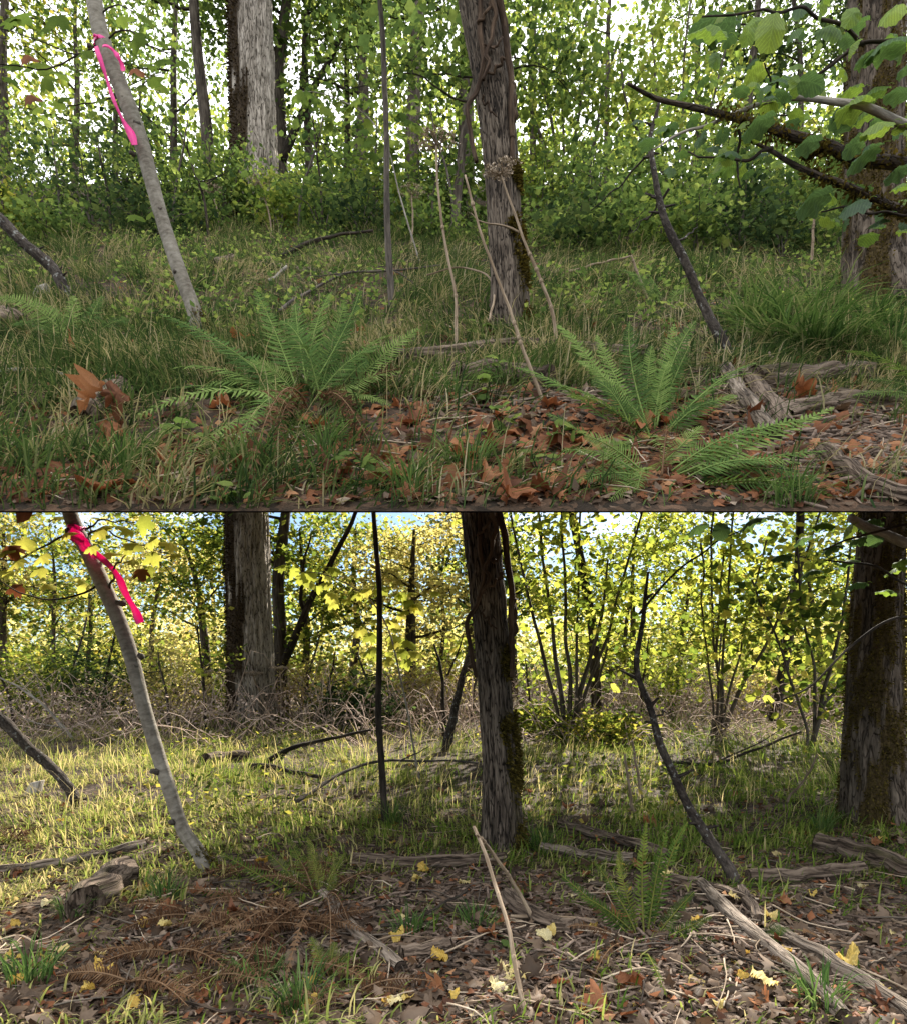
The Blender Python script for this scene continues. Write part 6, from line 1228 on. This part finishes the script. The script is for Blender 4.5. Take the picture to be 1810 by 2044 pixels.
# broad-leaved ground cover in patches among the grass
def cover(label, fh, d0, d1, N, mt, rng, sz=(.03, .075), thr=.5):
    d = rng.uniform(d0, d1, N); x = rng.uniform(-.8, .8, N) * d; k = fbm(x * .9, d * .9, 47) + rng.normal(0, .05, N) > thr; d = d[k]; x = x[k]; n = len(d)
    if fh is Gl: m_ = (1 - .95 * ell(x, d, cE, .95, 1.0)) * (1 - .9 * ell(x, d, cF, 1.2, 1.0)) > .5; x = x[m_]; d = d[m_]; n = len(d)
    g = G(); scatter(g, DIAM, np.stack([x, d, fh(x, d) + rng.uniform(.02, .26, n)], 1), rot_frames(n, rng, .5), rng.uniform(*sz, n), rng.uniform(0, 1, n))
    single('ground_cover', g, MT[mt], label, 'ground cover', (0, 0, 0), kind='stuff', smooth=False)
cover('low broad leaved plants in patches among the grass' + UB, Gu, 5.5, 15.5, 22000, 'leaf_green', rng, thr=.46)
cover('low broad leaved plants in patches among the grass' + LC, Gl, 5.0, 13, 9000, 'leaf_mid', rng, thr=.52)
# thin bare stems standing in the shrubs at the back
marks = ['far left edge', 'ribboned sapling', 'dark evergreen shrub', 'leaning dark tree', 'wide grey trunk', 'forked tree', 'short ivy trunk', 'pole sapling', 'mossy mid size trunk', 'middle tree', 'bare stem pair', 'lime shrub', 'leaning snag', 'mossy bough', 'right trunk']
cols = [25, 120, 215, 330, 410, 600, 655, 735, 865, 925, 1045, 1175, 1290, 1445, 1580]
for who in ('u', 'l'):
    for k, (c_, mk) in enumerate(zip(cols, marks)):
        q = np.random.RandomState(1500 + k + (50 if who == 'l' else 0)); by = q.uniform(452, 480) if who == 'u' else q.uniform(1428, 1462); px = c_ + q.uniform(-15, 15); f, df, sf = (up, du, UB) if who == 'u' else (lo, dl, LC)
        ht = q.uniform(120, 260); ln = q.uniform(-45, 45)
        simple_tree('thin_sapling', 'thin dark upright stem in the shrubs near ' + mk + sf, 'sapling', [(px, by + 4), (px + ln * .3, by - ht * .4), (px + ln * .9, by - ht * .75), (px + ln * 1.2, by - ht)], df(by), [q.uniform(5, 8), 5, 4, 2], 'bark_stem' if k % 2 else 'bark_dark', twigs=5, seed=1500 + k, leaf=('leaf_green' if who == 'u' else 'leaf_sun'), group='thin sapling stems at the back' + sf, m=6, per=9, spread=.2, ls=.09)
# ------------------------------------------------------------------ small leafy plants
NTL = [leaf_mesh('leaf', HZ[i], 'leaf_green', .35 + .15 * i, -.1, i, .2) for i in range(4)]
def herb(label, pts, f, seed, n=10, ls=.06, hgt=.25):
    b = f(*pts); q = np.random.RandomState(seed); root = thing('leafy_seedling', label, 'plant', b); g = G()
    for k in range(3): tube(g, [b + [0, 0, -.02], b + [q.uniform(-.06, .06), q.uniform(-.04, .04), hgt * .6], b + [q.uniform(-.1, .1), q.uniform(-.06, .06), hgt * q.uniform(.7, 1.1)]], (.003, .0015), 4, 8)
    part('stem', g, MT['leaf_green'], root); sp = []
    for k in range(n):
        ax = (q.uniform(-1, 1), q.uniform(-1, .3), q.uniform(-.4, .2)); sp.append((b + [q.uniform(-.09, .09), q.uniform(-.07, .07), hgt * q.uniform(.15, 1.1)], ls * q.uniform(.6, 1.3), ax, (q.uniform(-.3, .3), -.5, 1), k))
    leaf_objs(root, sp, NTL, None)
for k, (px, py, f, lab, n, ls, hg) in enumerate([(985, 815, up, 'upright nettle like plant before the second rotten log' + UB, 12, .075, .3), (1000, 870, up, 'low leafy seedling right of the grass tuft' + UB, 9, .07, .15), (960, 680, up, 'low bramble seedling at foot of the middle tree' + UB, 14, .07, .12), (720, 975, up, 'bright seedling at bottom left of centre' + UB, 10, .06, .15), (1130, 900, up, 'small seedling left of right corner fern' + UB, 8, .065, .13), (375, 890, up, 'round leaved seedling below left fern tips' + UB, 8, .08, .12), (1240, 930, up, 'dark seedling under right corner fern' + UB, 8, .06, .12), (1075, 940, up, 'seedling beside the folded orange leaf' + UB, 7, .06, .12), (1000, 1905, lo, 'small green seedling by the bent stalks' + LC, 5, .05, .08), (480, 1010, up, 'seedling at bottom edge below dead fronds' + UB, 6, .06, .1)]):
    herb(lab, (px, py), f, 850 + k, n, ls, hg)
# yellow-green vine-maple spray in front of the wide trunks
for who in ('u', 'l'):
    oy, lf_set, d = (0, ML_U, du(520)) if who == 'u' else (960, ML_L, dl(1560))
    q = np.random.RandomState(66); b = at(800, 420 + oy, d); xg = (842 - CX) / FPX * d; zg = float((Gu if who == 'u' else Gl)(xg, d))
    root = thing('maple_sapling', 'thin arching sapling with bright leaves before the pole sapling' + (UB if who == 'u' else LC), 'tree', (xg, d, zg))
    pts = [np.array([xg, d, zg - .05])] + [at(px, py + oy, d) for px, py in ((800, 400), (775, 300), (740, 240), (690, 205), (640, 185), (590, 182))]
    g = G(); Q = tube(g, pts, (.012, .004), 6, 60, .02); part('trunk', g, MT['twig_pale'], root); sp = []
    for k in range(46):
        c = Q[q.randint(26, 60)] + q.normal(0, .16, 3) * [1, .8, .7] - [0, 0, .05] if k < 36 else at(q.uniform(770, 835), q.uniform(220, 280) + oy, d) ; ax = (q.uniform(-1, 1), q.uniform(-.4, .2), q.uniform(-.9, -.1)); ln = q.uniform(17, 33) / FPX * d
        sp.append((c, ln, ax, (q.uniform(-.4, .4), -.7, .7), q.randint(4)))
    leaf_objs(root, sp, lf_set, None)
# weathered pale block at left
for who in ('u', 'l'):
    b = up(76, 590) if who == 'u' else lo(62, 1585); q = np.random.RandomState(3); g = G()
    V = np.array([[-.06, -.04, 0], [.06, -.05, 0], [.07, .05, 0], [-.05, .05, 0], [-.045, -.03, .14], [.06, -.035, .17], [.065, .04, .17], [-.04, .04, .15], ], float) * 1.0
    V[:, 0] += V[:, 2] * .3
    g.add(V + b - [0, 0, .03], [np.array([[0, 1, 5, 4], [1, 2, 6, 5], [2, 3, 7, 6], [3, 0, 4, 7], [4, 5, 6, 7], [3, 2, 1, 0]])], .8)
    o = single('wood_stub', g, MT['twig_pale'], 'short pale weathered wood stub under dark leaning branch at left' + (UB if who == 'u' else LC), 'stump', b, smooth=False)
    bv = o.modifiers.new('bevel', 'BEVEL'); bv.width = .008; bv.segments = 2
# moss or soil below the fern crowns etc. is the ground itself
